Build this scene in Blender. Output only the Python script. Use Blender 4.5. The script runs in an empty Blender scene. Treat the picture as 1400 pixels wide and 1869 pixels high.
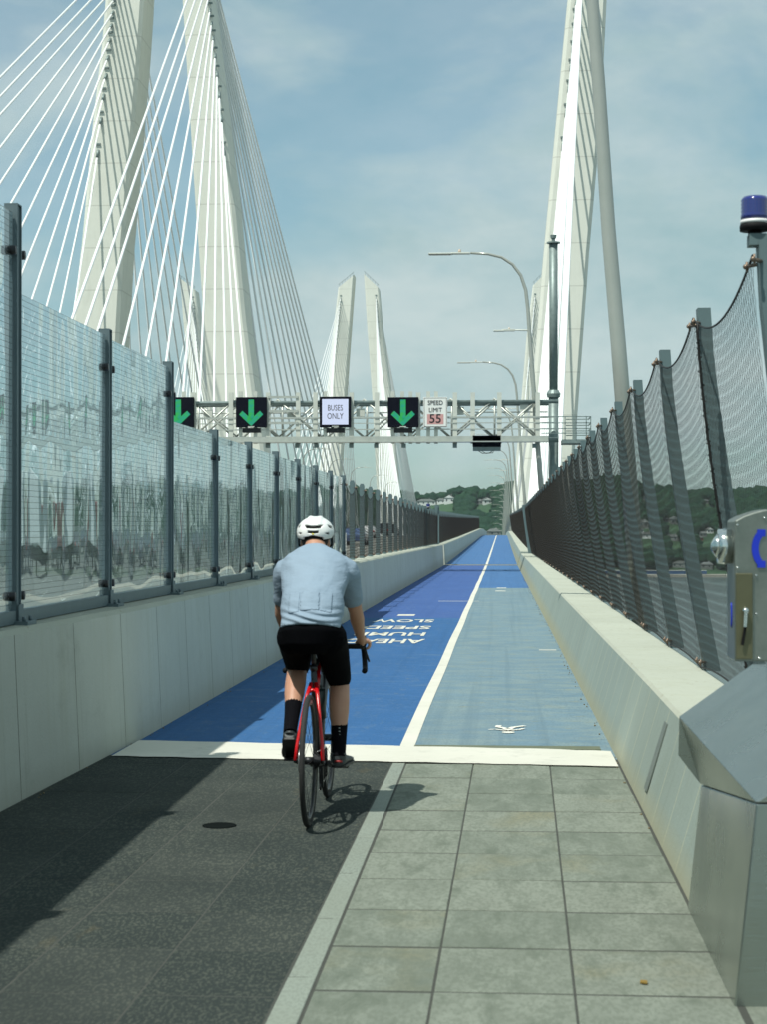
import bpy, math, random
import numpy as np
from mathutils import Vector, Matrix, noise as mnoise
random.seed(7); np.random.seed(7)
sc = bpy.context.scene
col = sc.collection
R = math.radians

# ------------------------------------------------------------------ camera
F, W0, H0 = 3200.0, 1400.0, 1869.0
VX, VY = 912.0, 960.0                     # where the bridge axis (+Y) and the horizon meet the picture
cam_d = bpy.data.cameras.new("camera"); cam = bpy.data.objects.new("camera", cam_d); col.objects.link(cam)
cam_d.sensor_fit = 'HORIZONTAL'; cam_d.sensor_width = 36; cam_d.lens = 36*F/W0
cam_d.clip_start = 0.1; cam_d.clip_end = 9000
yaw = math.atan((VX-W0/2)/F); pit = math.atan((VY-H0/2)/F)
cam.rotation_euler = (math.pi/2+pit, 0, yaw)
cam.location = (0, 0, 0)                  # the eye is the origin, the path lies 1.56 m below it
cam_d.dof.use_dof = True; cam_d.dof.focus_distance = 22; cam_d.dof.aperture_fstop = 9
sc.camera = cam
CM = cam.rotation_euler.to_matrix()
def P(px, py, Y):                         # the point at distance Y seen at a pixel of the photograph
    d = CM @ Vector(((px-W0/2)/F, -(py-H0/2)/F, -1))
    return d*(Y/d.y)

# ------------------------------------------------------------------ light
SD = Vector((-.50, -.70, 1.58)).normalized()
wd = bpy.data.worlds.new("World"); sc.world = wd; wd.use_nodes = True
nt = wd.node_tree; N = nt.nodes; L = nt.links; N.clear()
def nd(t, **k):
    n = N.new(t)
    for a, b in k.items(): setattr(n, a, b)
    return n
out = nd('ShaderNodeOutputWorld'); bg = nd('ShaderNodeBackground')
sky = nd('ShaderNodeTexSky'); sky.sky_type = 'NISHITA'; sky.sun_disc = False
sky.sun_elevation = math.asin(SD.z); sky.sun_rotation = math.atan2(SD.x, SD.y)
sky.air_density = 1.0; sky.dust_density = 1.2; sky.ozone_density = 1.6
tc = nd('ShaderNodeTexCoord'); mp = nd('ShaderNodeMapping'); mp.inputs['Scale'].default_value = (1.0, 1.0, 2.1)
mp.inputs['Rotation'].default_value = (0.0, R(24), 0); mp.inputs['Location'].default_value = (2.15, .4, .38)
n1 = nd('ShaderNodeTexNoise'); n1.inputs['Scale'].default_value = 4.2; n1.inputs['Detail'].default_value = 8; n1.inputs['Roughness'].default_value = .52; n1.inputs['Distortion'].default_value = .35
n2 = nd('ShaderNodeTexNoise'); n2.inputs['Scale'].default_value = 5.5; n2.inputs['Detail'].default_value = 8; n2.inputs['Roughness'].default_value = .6
cr = nd('ShaderNodeValToRGB'); cr.color_ramp.elements[0].position = .38; cr.color_ramp.elements[0].color = (.42, .42, .42, 1); cr.color_ramp.elements[1].position = .53; cr.color_ramp.elements[1].color = (.92, .92, .92, 1)
mx = nd('ShaderNodeMix', data_type='RGBA'); tint = nd('ShaderNodeMix', data_type='RGBA', blend_type='MULTIPLY')
cl = nd('ShaderNodeMix', data_type='RGBA'); cl.inputs['A'].default_value = (3.5, 5.05, 5.25, 1); cl.inputs['B'].default_value = (5.5, 6.5, 6.45, 1)
tint.inputs['Factor'].default_value = 1; tint.inputs['B'].default_value = (.72, 1.08, 1.04, 1)
L.new(tc.outputs['Generated'], mp.inputs['Vector']); L.new(mp.outputs[0], n1.inputs['Vector']); L.new(mp.outputs[0], n2.inputs['Vector'])
L.new(n1.outputs[0], cr.inputs[0]); L.new(cr.outputs[0], mx.inputs['Factor'])
L.new(sky.outputs[0], tint.inputs['A']); L.new(tint.outputs['Result'], mx.inputs['A'])
cr2 = nd('ShaderNodeMapRange'); cr2.inputs['From Min'].default_value = .36; cr2.inputs['From Max'].default_value = .62; L.new(n2.outputs[0], cr2.inputs['Value']); L.new(cr2.outputs[0], cl.inputs['Factor']); L.new(cl.outputs['Result'], mx.inputs['B'])
L.new(mx.outputs['Result'], bg.inputs[0]); bg.inputs[1].default_value = 0.106; L.new(bg.outputs[0], out.inputs[0])
sun_d = bpy.data.lights.new("sun", 'SUN'); sun_d.energy = 4.7; sun_d.angle = R(.53); sun_d.color = (.98, .975, .88)
sun = bpy.data.objects.new("sun", sun_d); col.objects.link(sun); sun.rotation_euler = (-SD).to_track_quat('-Z', 'Y').to_euler()
sun.location = (-20, -20, 60)
sc.view_settings.view_transform = 'Standard'; sc.view_settings.look = 'None'; sc.view_settings.exposure = 0; sc.view_settings.gamma = 1
sc.cycles.max_bounces = 10; sc.cycles.transparent_max_bounces = 24; sc.cycles.caustics_reflective = False; sc.cycles.caustics_refractive = False

# ------------------------------------------------------------------ helpers
class MB:
    """collects shapes and links them as ONE mesh object"""
    def __init__(s): s.v = []; s.f = []; s.m = []; s.sm = []; s.mi = 0; s.smooth = False
    def add(s, vs, fs, smooth=None):
        o = len(s.v); s.v += [tuple(v) for v in vs]; s.f += [tuple(i+o for i in f) for f in fs]
        s.m += [s.mi]*len(fs); s.sm += [s.smooth if smooth is None else smooth]*len(fs); return s
    def box(s, x0, x1, y0, y1, z0, z1, M=None):
        vs = [Vector((x, y, z)) for z in (z0, z1) for y in (y0, y1) for x in (x0, x1)]
        if M is not None: vs = [M @ v for v in vs]
        return s.add(vs, [(0,2,3,1),(4,5,7,6),(0,1,5,4),(2,6,7,3),(0,4,6,2),(1,3,7,5)], False)
    def cbox(s, c, d, M=None):
        return s.box(c[0]-d[0]/2, c[0]+d[0]/2, c[1]-d[1]/2, c[1]+d[1]/2, c[2]-d[2]/2, c[2]+d[2]/2, M)
    def bar(s, a, b, w, h=None, up=(0,0,1)):
        a = Vector(a); b = Vector(b); d = (b-a); l = d.length; d.normalize(); h = h or w
        u = Vector(up)
        if abs(d.dot(u)) > .99: u = Vector((0,1,0))
        x = d.cross(u).normalized(); z = x.cross(d)
        vs = [a+x*sx*w/2+z*sz*h/2+d*t for t in (0, l) for sx, sz in ((-1,-1),(1,-1),(1,1),(-1,1))]
        return s.add(vs, [(0,1,2,3),(7,6,5,4),(0,4,5,1),(1,5,6,2),(2,6,7,3),(3,7,4,0)], False)
    def tube(s, pts, r, n=8, cap=True, smooth=True, up=None):
        pts = [Vector(p) for p in pts]; k = len(pts); vs = []; fs = []
        rr = r if isinstance(r, (list, tuple)) else [r]*k
        prev = None
        for i, p in enumerate(pts):
            t = (pts[min(i+1, k-1)]-pts[max(i-1, 0)]).normalized()
            if prev is None:
                u = Vector((0,0,1)) if abs(t.z) < .9 else Vector((1,0,0)); x = t.cross(u).normalized()
            else: x = (prev - t*prev.dot(t)).normalized()
            prev = x; y = t.cross(x)
            ra = rr[i] if isinstance(rr[i], (list, tuple)) else (rr[i], rr[i])
            for j in range(n):
                a = 2*math.pi*j/n; vs.append(p + x*math.cos(a)*ra[0] + y*math.sin(a)*ra[1])
        for i in range(k-1):
            for j in range(n):
                fs.append((i*n+j, i*n+(j+1) % n, (i+1)*n+(j+1) % n, (i+1)*n+j))
        if cap: fs += [tuple(range(n))[::-1], tuple(range((k-1)*n, k*n))]
        return s.add(vs, fs, smooth)
    def loft(s, rings, smooth=True, cap=True):
        n = len(rings[0]); vs = [v for r in rings for v in r]; fs = []
        for i in range(len(rings)-1):
            for j in range(n): fs.append((i*n+j, i*n+(j+1) % n, (i+1)*n+(j+1) % n, (i+1)*n+j))
        if cap: fs += [tuple(range(n))[::-1], tuple(range((len(rings)-1)*n, len(rings)*n))]
        return s.add(vs, fs, smooth)
    def ball(s, c, r, nu=12, nv=8):
        c = Vector(c); r = r if isinstance(r, (list, tuple)) else (r, r, r)
        rings = []
        for i in range(nv+1):
            t = math.pi*(i+.02)/(nv+.04)
            rings.append([c+Vector((r[0]*math.sin(t)*math.cos(2*math.pi*j/nu), r[1]*math.sin(t)*math.sin(2*math.pi*j/nu), -r[2]*math.cos(t))) for j in range(nu)])
        return s.loft(rings)
    def prism(s, poly, d, M=None):      # poly: list of 3-D points in order, extruded along vector d
        p = [Vector(q) for q in poly]; d = Vector(d); n = len(p); vs = p+[q+d for q in p]
        if M is not None: vs = [M @ v for v in vs]
        return s.add(vs, [tuple(range(n)), tuple(range(2*n-1, n-1, -1))]+[(i, i+n, (i+1) % n+n, (i+1) % n) for i in range(n)], False)
    def torus(s, c, Rr, r, axis='X', nu=40, nv=8):
        rings = []
        for i in range(nu):
            a = 2*math.pi*i/nu
            ring = []
            for j in range(nv):
                b = 2*math.pi*j/nv; q = Rr+r*math.cos(b); h = r*math.sin(b)
                v = (h, q*math.cos(a), q*math.sin(a)) if axis == 'X' else (q*math.cos(a), q*math.sin(a), h)
                ring.append(Vector(c)+Vector(v))
            rings.append(ring)
        rings.append(rings[0]); return s.loft(rings, cap=False)
    def mesh(s, name):
        me = bpy.data.meshes.new(name); me.from_pydata(s.v, [], s.f); me.update()
        me.polygons.foreach_set('material_index', s.m); me.polygons.foreach_set('use_smooth', s.sm); 
        return me
    def build(s, name, mats, parent=None, loc=None, rot=None, bevel=0, fixn=True):
        me = s.mesh(name)
        if fixn:
            import bmesh
            b = bmesh.new(); b.from_mesh(me); bmesh.ops.recalc_face_normals(b, faces=b.faces); b.to_mesh(me); b.free()
        return link(name, me, mats, parent, loc, rot, bevel)
def link(name, me, mats, parent=None, loc=None, rot=None, bevel=0):
    if mats is not None and len(me.materials) == 0:
        for m in (mats if isinstance(mats, (list, tuple)) else [mats]): me.materials.append(m)
    o = bpy.data.objects.new(name, me); col.objects.link(o)
    if parent: o.parent = parent
    if loc is not None: o.location = loc
    if rot is not None: o.rotation_euler = rot
    if bevel:
        b = o.modifiers.new('bevel', 'BEVEL'); b.width = bevel; b.segments = 2; b.limit_method = 'ANGLE'; b.angle_limit = R(40)
    return o
def tag(o, label=None, cat=None, group=None, kind=None):
    if label: o['label'] = label
    if cat: o['category'] = cat
    if group: o['group'] = group
    if kind: o['kind'] = kind
    return o
def thing(name, loc, label, cat, group=None, rz=0):
    o = bpy.data.objects.new(name, None); col.objects.link(o); o.location = loc; o.rotation_euler = (0, 0, rz)
    o.empty_display_size = .3
    return tag(o, label, cat, group)
KIDS = {}
def copy_tree(o, parent=None):
    c = o.copy(); col.objects.link(c)
    if parent: c.parent = parent
    for ch in o.children: copy_tree(ch, c)
    return c
def text_mb(s, size, ext=.002, sx=1, align='CENTER', off=0):
    cu = bpy.data.curves.new('t', 'FONT'); cu.body = s; cu.size = size; cu.extrude = ext; cu.align_x = align; cu.align_y = 'CENTER'; cu.resolution_u = 3; cu.offset = off
    o = bpy.data.objects.new('t', cu); col.objects.link(o); bpy.context.view_layer.update()
    me = bpy.data.meshes.new_from_object(o.evaluated_get(bpy.context.evaluated_depsgraph_get()))
    bpy.data.objects.remove(o); bpy.data.curves.remove(cu)
    for v in me.vertices: v.co.x *= sx
    return me
def add_mesh(mb, me, M):
    mb.add([M @ v.co for v in me.vertices], [tuple(p.vertices) for p in me.polygons], False)
def remeshed(mb, name, voxel, smooth=6, mats=None, parent=None):
    me = mb.mesh('tmp'); o = bpy.data.objects.new('tmp', me); col.objects.link(o)
    r = o.modifiers.new('r', 'REMESH'); r.mode = 'VOXEL'; r.voxel_size = voxel
    if smooth:
        s = o.modifiers.new('s', 'SMOOTH'); s.factor = .5; s.iterations = smooth
    bpy.context.view_layer.update()
    m2 = bpy.data.meshes.new_from_object(o.evaluated_get(bpy.context.evaluated_depsgraph_get()))
    bpy.data.objects.remove(o); m2.name = name
    m2.polygons.foreach_set('use_smooth', [True]*len(m2.polygons)); m2.materials.clear()
    return link(name, m2, mats, parent)

# ------------------------------------------------------------------ materials
class Mat:
    def __init__(s, name, c=(.5,.5,.5), rough=.6, metal=0, spec=.5):
        s.m = bpy.data.materials.new(name); s.m.use_nodes = True; s.t = s.m.node_tree; s.N = s.t.nodes; s.L = s.t.links
        s.b = s.N['Principled BSDF']; s.out = s.N['Material Output']
        s.b.inputs['Base Color'].default_value = (*c, 1); s.b.inputs['Roughness'].default_value = rough
        s.b.inputs['Metallic'].default_value = metal; s.b.inputs['Specular IOR Level'].default_value = spec
        s.c = None; s.h = None; s.base = c; s.tc = None
    def n(s, t, **k):
        x = s.N.new(t)
        for a, b in k.items(): setattr(x, a, b)
        return x
    def coord(s, scale=(1,1,1), kind='Object', rot=(0,0,0)):
        if s.tc is None: s.tc = s.n('ShaderNodeTexCoord')
        m = s.n('ShaderNodeMapping'); m.inputs['Scale'].default_value = scale; m.inputs['Rotation'].default_value = rot
        s.L.new(s.src or s.tc.outputs[kind], m.inputs['Vector']); return m.outputs[0]
    def shift(s, amt=37.0):      # every slab samples its own piece of the stone pattern
        if s.tc is None: s.tc = s.n('ShaderNodeTexCoord')
        a = s.n('ShaderNodeAttribute'); a.attribute_name = 'rnd'; v = s.n('ShaderNodeVectorMath', operation='SCALE'); v.inputs[0].default_value = (1, .7, .4)
        k = s.n('ShaderNodeMath', operation='MULTIPLY'); s.L.new(a.outputs['Fac'], k.inputs[0]); k.inputs[1].default_value = amt; s.L.new(k.outputs[0], v.inputs['Scale'])
        d = s.n('ShaderNodeVectorMath', operation='ADD'); s.L.new(s.tc.outputs['Object'], d.inputs[0]); s.L.new(v.outputs[0], d.inputs[1]); s.src = d.outputs[0]; return s
    src = None
    def noise(s, scale, detail=4, rough=.55, vs=(1,1,1), lo=.3, hi=.7, dist=0):
        t = s.n('ShaderNodeTexNoise'); t.inputs['Scale'].default_value = scale; t.inputs['Detail'].default_value = detail; t.inputs['Roughness'].default_value = rough; t.inputs['Distortion'].default_value = dist
        s.L.new(s.coord(vs), t.inputs['Vector'])
        r = s.n('ShaderNodeMapRange'); r.inputs['From Min'].default_value = lo; r.inputs['From Max'].default_value = hi
        s.L.new(t.outputs[0], r.inputs['Value']); return r.outputs[0]
    def mixc(s, fac, col2, amt=1.0, blend='MIX'):
        if s.c is None:
            g = s.n('ShaderNodeRGB'); g.outputs[0].default_value = (*s.base, 1); s.c = g.outputs[0]
        m = s.n('ShaderNodeMix', data_type='RGBA', blend_type=blend)
        if amt != 1.0:
            k = s.n('ShaderNodeMath', operation='MULTIPLY'); s.L.new(fac, k.inputs[0]); k.inputs[1].default_value = amt; fac = k.outputs[0]
        s.L.new(fac, m.inputs['Factor']); s.L.new(s.c, m.inputs['A'])
        if isinstance(col2, tuple): m.inputs['B'].default_value = (*col2, 1)
        else: s.L.new(col2, m.inputs['B'])
        s.c = m.outputs['Result']; s.L.new(s.c, s.b.inputs['Base Color']); return s
    def mul(s, a, b):
        k = s.n('ShaderNodeMath', operation='MULTIPLY')
        s.L.new(a, k.inputs[0])
        if isinstance(b, (int, float)): k.inputs[1].default_value = b
        else: s.L.new(b, k.inputs[1])
        return k.outputs[0]
    def lines(s, axis, period, width, phase=0):     # 1 on thin lines repeating along an axis of object space
        if s.tc is None: s.tc = s.n('ShaderNodeTexCoord')
        x = s.n('ShaderNodeSeparateXYZ'); s.L.new(s.tc.outputs['Object'], x.inputs[0])
        a = s.n('ShaderNodeMath', operation='ADD'); s.L.new(x.outputs['XYZ'.index(axis)], a.inputs[0]); a.inputs[1].default_value = 1000*period+phase
        m = s.n('ShaderNodeMath', operation='MODULO'); s.L.new(a.outputs[0], m.inputs[0]); m.inputs[1].default_value = period
        l = s.n('ShaderNodeMath', operation='LESS_THAN'); s.L.new(m.outputs[0], l.inputs[0]); l.inputs[1].default_value = width
        return l.outputs[0]
    def axis(s, ax, a, b):                          # 0..1 ramp between two values of an object axis
        if s.tc is None: s.tc = s.n('ShaderNodeTexCoord')
        x = s.n('ShaderNodeSeparateXYZ'); s.L.new(s.tc.outputs['Object'], x.inputs[0])
        r = s.n('ShaderNodeMapRange'); r.inputs['From Min'].default_value = a; r.inputs['From Max'].default_value = b
        s.L.new(x.outputs['XYZ'.index(ax)], r.inputs['Value']); return r.outputs[0]
    def bump(s, fac, dist=.002, strength=1):
        b = s.n('ShaderNodeBump'); b.inputs['Strength'].default_value = strength; b.inputs['Distance'].default_value = dist
        s.L.new(fac, b.inputs['Height'])
        if s.h is not None: s.L.new(s.h, b.inputs['Normal'])
        s.h = b.outputs[0]; s.L.new(s.h, s.b.inputs['Normal']); return s
    def attr(s, name):
        a = s.n('ShaderNodeAttribute'); a.attribute_name = name; return a.outputs['Fac']
    def roughv(s, fac, a, b):
        r = s.n('ShaderNodeMapRange'); r.inputs['To Min'].default_value = a; r.inputs['To Max'].default_value = b
        s.L.new(fac, r.inputs['Value']); s.L.new(r.outputs[0], s.b.inputs['Roughness']); return s
    def emit(s, c, st):
        s.b.inputs['Emission Color'].default_value = (*c, 1); s.b.inputs['Emission Strength'].default_value = st; return s
def plain(name, c, rough=.5, metal=0, nz=.15, sc_=8, spec=.5):
    m = Mat(name, c, rough, metal, spec); m.mixc(m.noise(sc_, 4), tuple(x*(1-nz*2) for x in c), .6); return m.m

def concrete(name, c, joints=None, jc=(.12,.12,.10), jw=.012, stain=1.0):
    m = Mat(name, c, .85, 0, .3)
    m.mixc(m.noise(.7, 6, .6), tuple(x*.80 for x in c), .7*stain)
    m.mixc(m.noise(1.6, 6, .65, (4, 4, .35), .5, .8), (c[0]*.78, c[1]*.76, c[2]*.66), .5*stain)
    m.mixc(m.noise(14, 5, .6, (1,1,1), .45, .75), tuple(x*.86 for x in c), .5)
    if joints:
        f = m.mul(m.lines('Y', joints, jw), m.noise(2, 3, .5, (1,1,1), .1, .45))
        m.mixc(f, jc, 1.0)
    m.mixc(m.noise(45, 3, .6, (1,1,1), .68, .72), tuple(x*.55 for x in c), .6); m.mixc(m.noise(2.2, 7, .75, (1, 2.6, .10), .56, .74), (c[0]*.70, c[1]*.69, c[2]*.60), .5); m.bump(m.noise(60, 3), .0015, .5)
    return m
M_wallL = concrete('shade_side_concrete', (.54, .57, .51), 1.22, (.13, .14, .11)); M_wallL.mixc(M_wallL.mul(M_wallL.noise(.8, 7, .75, (1, 1, 1.6), .56, .75), 1.0), (.25, .26, .22), .4); M_wallL.mixc(M_wallL.noise(3, 6, .7, (1, 3, .12), .58, .75), (.27, .27, .21), .45)
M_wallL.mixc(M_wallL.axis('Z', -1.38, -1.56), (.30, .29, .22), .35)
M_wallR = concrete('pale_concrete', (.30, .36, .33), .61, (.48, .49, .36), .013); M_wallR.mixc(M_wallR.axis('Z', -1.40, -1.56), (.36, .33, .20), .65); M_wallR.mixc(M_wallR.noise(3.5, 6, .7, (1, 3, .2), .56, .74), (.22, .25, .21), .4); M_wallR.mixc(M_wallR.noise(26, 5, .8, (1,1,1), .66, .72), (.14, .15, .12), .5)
M_top = concrete('parapet_top_concrete', (.44, .46, .39))
M_top.mixc(M_top.noise(9, 6, .7, (2,1,1), .6, .72), (.24, .20, .12), .85)
M_tower = Mat('tower_concrete', (.74, .75, .68), .85, 0, .2)
M_tower.mixc(M_tower.noise(.10, 6, .65, (1, 1, .5)), (.68, .69, .62), .8); M_tower.mixc(M_tower.noise(.9, 4, .6, (1,1,.3), .5, .8), (.56, .57, .51), .5)
M_tower.mixc(M_tower.lines('Z', 5.6, .16, 1.2), (.42, .42, .37), .45)
M_steel = plain('blue_grey_steel_paint', (.13, .18, .20), .45, .2, .12, 5)
M_steel2 = plain('grey_post_paint', (.12, .18, .19), .55, .1, .12, 3)
M_dark = plain('black_rubber', (.006, .006, .007), .7, 0, .1, 8, .2)
M_blackm = plain('dark_metal', (.03, .032, .035), .4, .6)
M_galv = Mat('galvanised_steel', (.56, .58, .53), .42, .55); M_galv.mixc(M_galv.noise(5, 5), (.42, .44, .41), .7); M_galv.bump(M_galv.noise(40, 3), .001, .3)
M_galvd = Mat('weathered_galvanised_steel', (.24, .30, .29), .5, .35); M_galvd.mixc(M_galvd.noise(6, 5), (.15, .19, .19), .7)
M_bar = plain('pale_aluminium', (.62, .64, .58), .5, .15, .08, 4)
M_lamp = Mat('brushed_aluminium_pole', (.44, .45, .41), .24, .35); M_lamp.mixc(M_lamp.noise(3, 4), (.38, .40, .36), .6)
M_cable = plain('white_cable_sheath', (.84, .86, .86), .45, 0, .02, 3)
M_wire = plain('netting_wire', (.032, .024, .018), .5, .2, .25, 3)
M_rope = plain('edge_rope', (.015, .014, .013), .6, .3)
M_brass = plain('bronze_clamp', (.22, .16, .12), .4, .6)

# glass with bird-safe lines
def glass_mat():
    m = Mat('lined_screen_glass', (.5, .62, .64), .06); t = m
    mixA = t.n('ShaderNodeMixShader'); mixB = t.n('ShaderNodeMixShader'); mixC = t.n('ShaderNodeMixShader')
    tr = t.n('ShaderNodeBsdfTransparent'); tr.inputs[0].default_value = (.80, .87, .88, 1)
    gl = t.n('ShaderNodeBsdfGlossy'); gl.inputs['Roughness'].default_value = .015; gl.inputs[0].default_value = (1, 1, 1, 1)
    df = t.n('ShaderNodeMixShader'); df.inputs[0].default_value = .5; d1_ = t.n('ShaderNodeBsdfDiffuse'); d1_.inputs[0].default_value = (.85, .9, .92, 1); d2_ = t.n('ShaderNodeBsdfTranslucent'); d2_.inputs[0].default_value = (.85, .9, .92, 1); t.L.new(d1_.outputs[0], df.inputs[1]); t.L.new(d2_.outputs[0], df.inputs[2])
    fr = t.n('ShaderNodeFresnel'); fr.inputs[0].default_value = 1.50
    nz = t.n('ShaderNodeTexNoise'); nz.inputs['Scale'].default_value = .45; nz.inputs['Detail'].default_value = .8
    t.L.new(t.coord((1, 1.5, .8)), nz.inputs['Vector'])
    bp = t.n('ShaderNodeBump'); bp.inputs['Strength'].default_value = .30; bp.inputs['Distance'].default_value = .12
    t.L.new(nz.outputs[0], bp.inputs['Height']); t.L.new(bp.outputs[0], gl.inputs['Normal'])
    gm = t.n('ShaderNodeNewGeometry'); ib = t.n('ShaderNodeMath', operation='SUBTRACT'); ib.inputs[0].default_value = 1; t.L.new(gm.outputs['Backfacing'], ib.inputs[1]); t.L.new(t.mul(fr.outputs[0], ib.outputs[0]), mixA.inputs[0]);   # only the outer skin reflects
    rf = t.n('ShaderNodeBsdfRefraction'); rf.inputs['IOR'].default_value = 1.12; rf.inputs['Roughness'].default_value = .012; rf.inputs[0].default_value = (.83, .92, .95, 1)
    b2 = t.n('ShaderNodeBump'); b2.inputs['Strength'].default_value = .34; b2.inputs['Distance'].default_value = .12
    n4 = t.n('ShaderNodeTexNoise'); n4.inputs['Scale'].default_value = 1.05; n4.inputs['Detail'].default_value = 1.5; t.L.new(t.coord((1, 1.6, .6)), n4.inputs['Vector'])
    t.L.new(t.mul(n4.outputs[0], ib.outputs[0]), b2.inputs['Height']); t.L.new(b2.outputs[0], rf.inputs['Normal'])
    mt = t.n('ShaderNodeMixShader'); mt.inputs[0].default_value = .86; t.L.new(tr.outputs[0], mt.inputs[1]); t.L.new(rf.outputs[0], mt.inputs[2])
    t.L.new(mt.outputs[0], mixA.inputs[1]); t.L.new(gl.outputs[0], mixA.inputs[2])
    dn = t.noise(3, 5, .6, (1,1,2)); 
    mr = t.n('ShaderNodeMapRange'); mr.inputs['To Min'].default_value = .04; mr.inputs['To Max'].default_value = .10
    t.L.new(dn, mr.inputs['Value']); t.L.new(mr.outputs[0], mixB.inputs[0])
    t.L.new(mixA.outputs[0], mixB.inputs[1]); t.L.new(df.outputs[0], mixB.inputs[2])
    dk = t.n('ShaderNodeBsdfDiffuse'); dk.inputs[0].default_value = (.06, .085, .095, 1)
    t.L.new(t.mul(t.lines('Z', .036, .0026), .5), mixC.inputs[0]); t.L.new(mixB.outputs[0], mixC.inputs[1]); t.L.new(dk.outputs[0], mixC.inputs[2])
    t.L.new(mixC.outputs[0], t.out.inputs[0]); return t.m
M_glass = glass_mat()

# ------------------------------------------------------------------ lie of the path
def interp(x, xs, ys): return float(np.interp(x, xs, ys))
GZY = [-30, 0, 11.5, 40, 81.7, 120, 160, 200, 229, 262, 292, 337, 382, 427, 472, 517, 607, 697, 787, 1000, 1300, 1640]
GZZ = [-1.575, -1.56, -1.55, -1.657, -1.813, -1.70, -1.54, -1.385, -1.27, -1.36, -1.62, -2.05, -2.5, -3.1, -3.9, -5.0, -8.2, -12.2, -16.8, -27, -36, -41]
def gz(Y): return interp(Y, GZY, GZZ)
def gx(Y): return interp(Y, [12, 82, 229, 400], [0, .05, .25, .3])
def LB(Y): return interp(Y, [-30, 9, 12.6, 2000], [-2.74, -2.72, -2.61, -2.61])+gx(Y)      # foot of the left wall
def RB(Y): return .775+gx(Y)
def stations(a, b, st):
    n = max(1, int(round((b-a)/st))); return [a+(b-a)*i/n for i in range(n+1)]
def strip(mb, a, b, xl, xr, dz, st=3.0):
    ys = stations(a, b, st); vs = []
    for y in ys: vs += [(xl(y), y, gz(y)+dz), (xr(y), y, gz(y)+dz)]
    return mb.add(vs, [(2*i, 2*i+1, 2*i+3, 2*i+2) for i in range(len(ys)-1)], False)
def extrude_profile(mb, a, b, prof, st=3.0, mats=None):   # prof(Y) -> list of (x, z above path)
    ys = stations(a, b, st); rings = []
    for y in ys: rings.append([Vector((x, y, gz(y)+z)) for x, z in prof(y)])
    n = len(rings[0]); o = len(mb.v)
    mb.v += [tuple(v) for r in rings for v in r]
    for i in range(len(ys)-1):
        for j in range(n):
            mb.f.append(tuple(o+q for q in (i*n+j, i*n+(j+1) % n, (i+1)*n+(j+1) % n, (i+1)*n+j)))
            mb.m.append(mats[j] if mats else 0); mb.sm.append(False)
    mb.f += [tuple(o+q for q in range(n)), tuple(o+(len(ys)-1)*n+q for q in range(n))[::-1]]; mb.m += [0, 0]; mb.sm += [False, False]
    return mb

# ------------------------------------------------------------------ setting: water, bridge decks, path
ZW = -46.5
m = Mat('river_water', (.09, .125, .125), .22, 0, .5); m.mixc(m.noise(.02, 4, .6, (1, .3, 1)), (.13, .16, .155), .8); m.bump(m.noise(.5, 5, .6, (1, 1, 1)), .5, 1.0); m.bump(m.noise(.09, 4, .6), 1.2, .8)
w = MB(); w.add([(-4500, -1500, ZW), (4500, -1500, ZW), (4500, 5200, ZW), (-4500, 5200, ZW)], [(0,1,2,3)]); tag(w.build('water', m.m), kind='structure')

M_road = Mat('road_surface', (.17, .165, .145), .9); M_road.mixc(M_road.noise(.5, 6, .6, (1, .15, 1)), (.11, .11, .10), .8); M_road.mixc(M_road.noise(30, 4), (.23, .225, .2), .5)
M_deck = concrete('deck_concrete', (.42, .42, .37))
def deck(xl, xr, a, b):
    d = MB()
    def prof(y):
        return [(xl, -.06), (xl, -2.6), (xl+5, -3.4), (xr-3, -3.4), (xr, -2.6), (xr, -.06)]
    extrude_profile(d, a, b, prof, 8, [1,1,1,1,1,0])
    return d
d = deck(-30.4, 2.0, -25, 1645); tag(d.build('road', [M_road.m, M_deck.m]), kind='structure')
d = deck(-91, -57.6, -25, 1645); tag(d.build('road', [M_road.m, M_deck.m]), kind='structure')
d = MB(); extrude_profile(d, 92, 735, lambda y: [(2.0, -.3), (2.0, -2.4), (3.7, -2.4), (3.7, -.3)], 8); tag(d.build('deck_edge', [M_deck.m]), kind='structure')
mk = MB()
for x in (-3.9, -29.0, -58.8, -90): strip(mk, 10, 420, lambda y: x-.06, lambda y: x+.06, -.052, 6)
for x in (-7.4, -11.0, -14.6, -18.2, -21.8, -25.4, -63, -67, -71, -75, -79):
    y = 16
    while y < 330: strip(mk, y, y+3, lambda q: x-.07, lambda q: x+.07, -.052, 3); y += 12
M_white = plain('road_paint_white', (.78, .77, .70), .7, 0, .08, 12)
tag(mk.build('lane_markings', M_white), kind='structure')

# dark pavers and pale flagstones in the near stretch, each slab a slightly raised block in one sheet
M_bed = plain('joint_bed', (.055, .058, .05), .95)
bed = MB(); strip(bed, -6, 11.74, lambda y: LB(y)-.02, lambda y: RB(y)+.02, .0015, 2); bed.add([(RB(0)+.02, -6, gz(-6)+.0015), (2.2, -6, gz(-6)+.0015), (2.2, 6.1, gz(6)+.0015), (RB(6)+.02, 6.1, gz(6)+.0015)], [(0,1,2,3)]); tag(bed.build('path', M_bed), kind='structure')
bed2 = MB(); strip(bed2, -6, 11.74, lambda y: LB(y), lambda y: -.66, .0028, 2); tag(bed2.build('path', plain('pale_joint_sand', (.056, .060, .052), .95)), kind='structure')
M_pave = Mat('dark_granite_paver', (.037, .046, .044), .9, 0, .08); M_pave.mixc(M_pave.attr('rnd'), (.052, .060, .056), 1.0); M_pave.mixc(M_pave.noise(85, 2, .6, (1,.4,1), .50, .62), (.105, .115, .095), .8); M_pave.mixc(M_pave.noise(1.4, 5, .6), (.026, .033, .033), .6)
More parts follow.
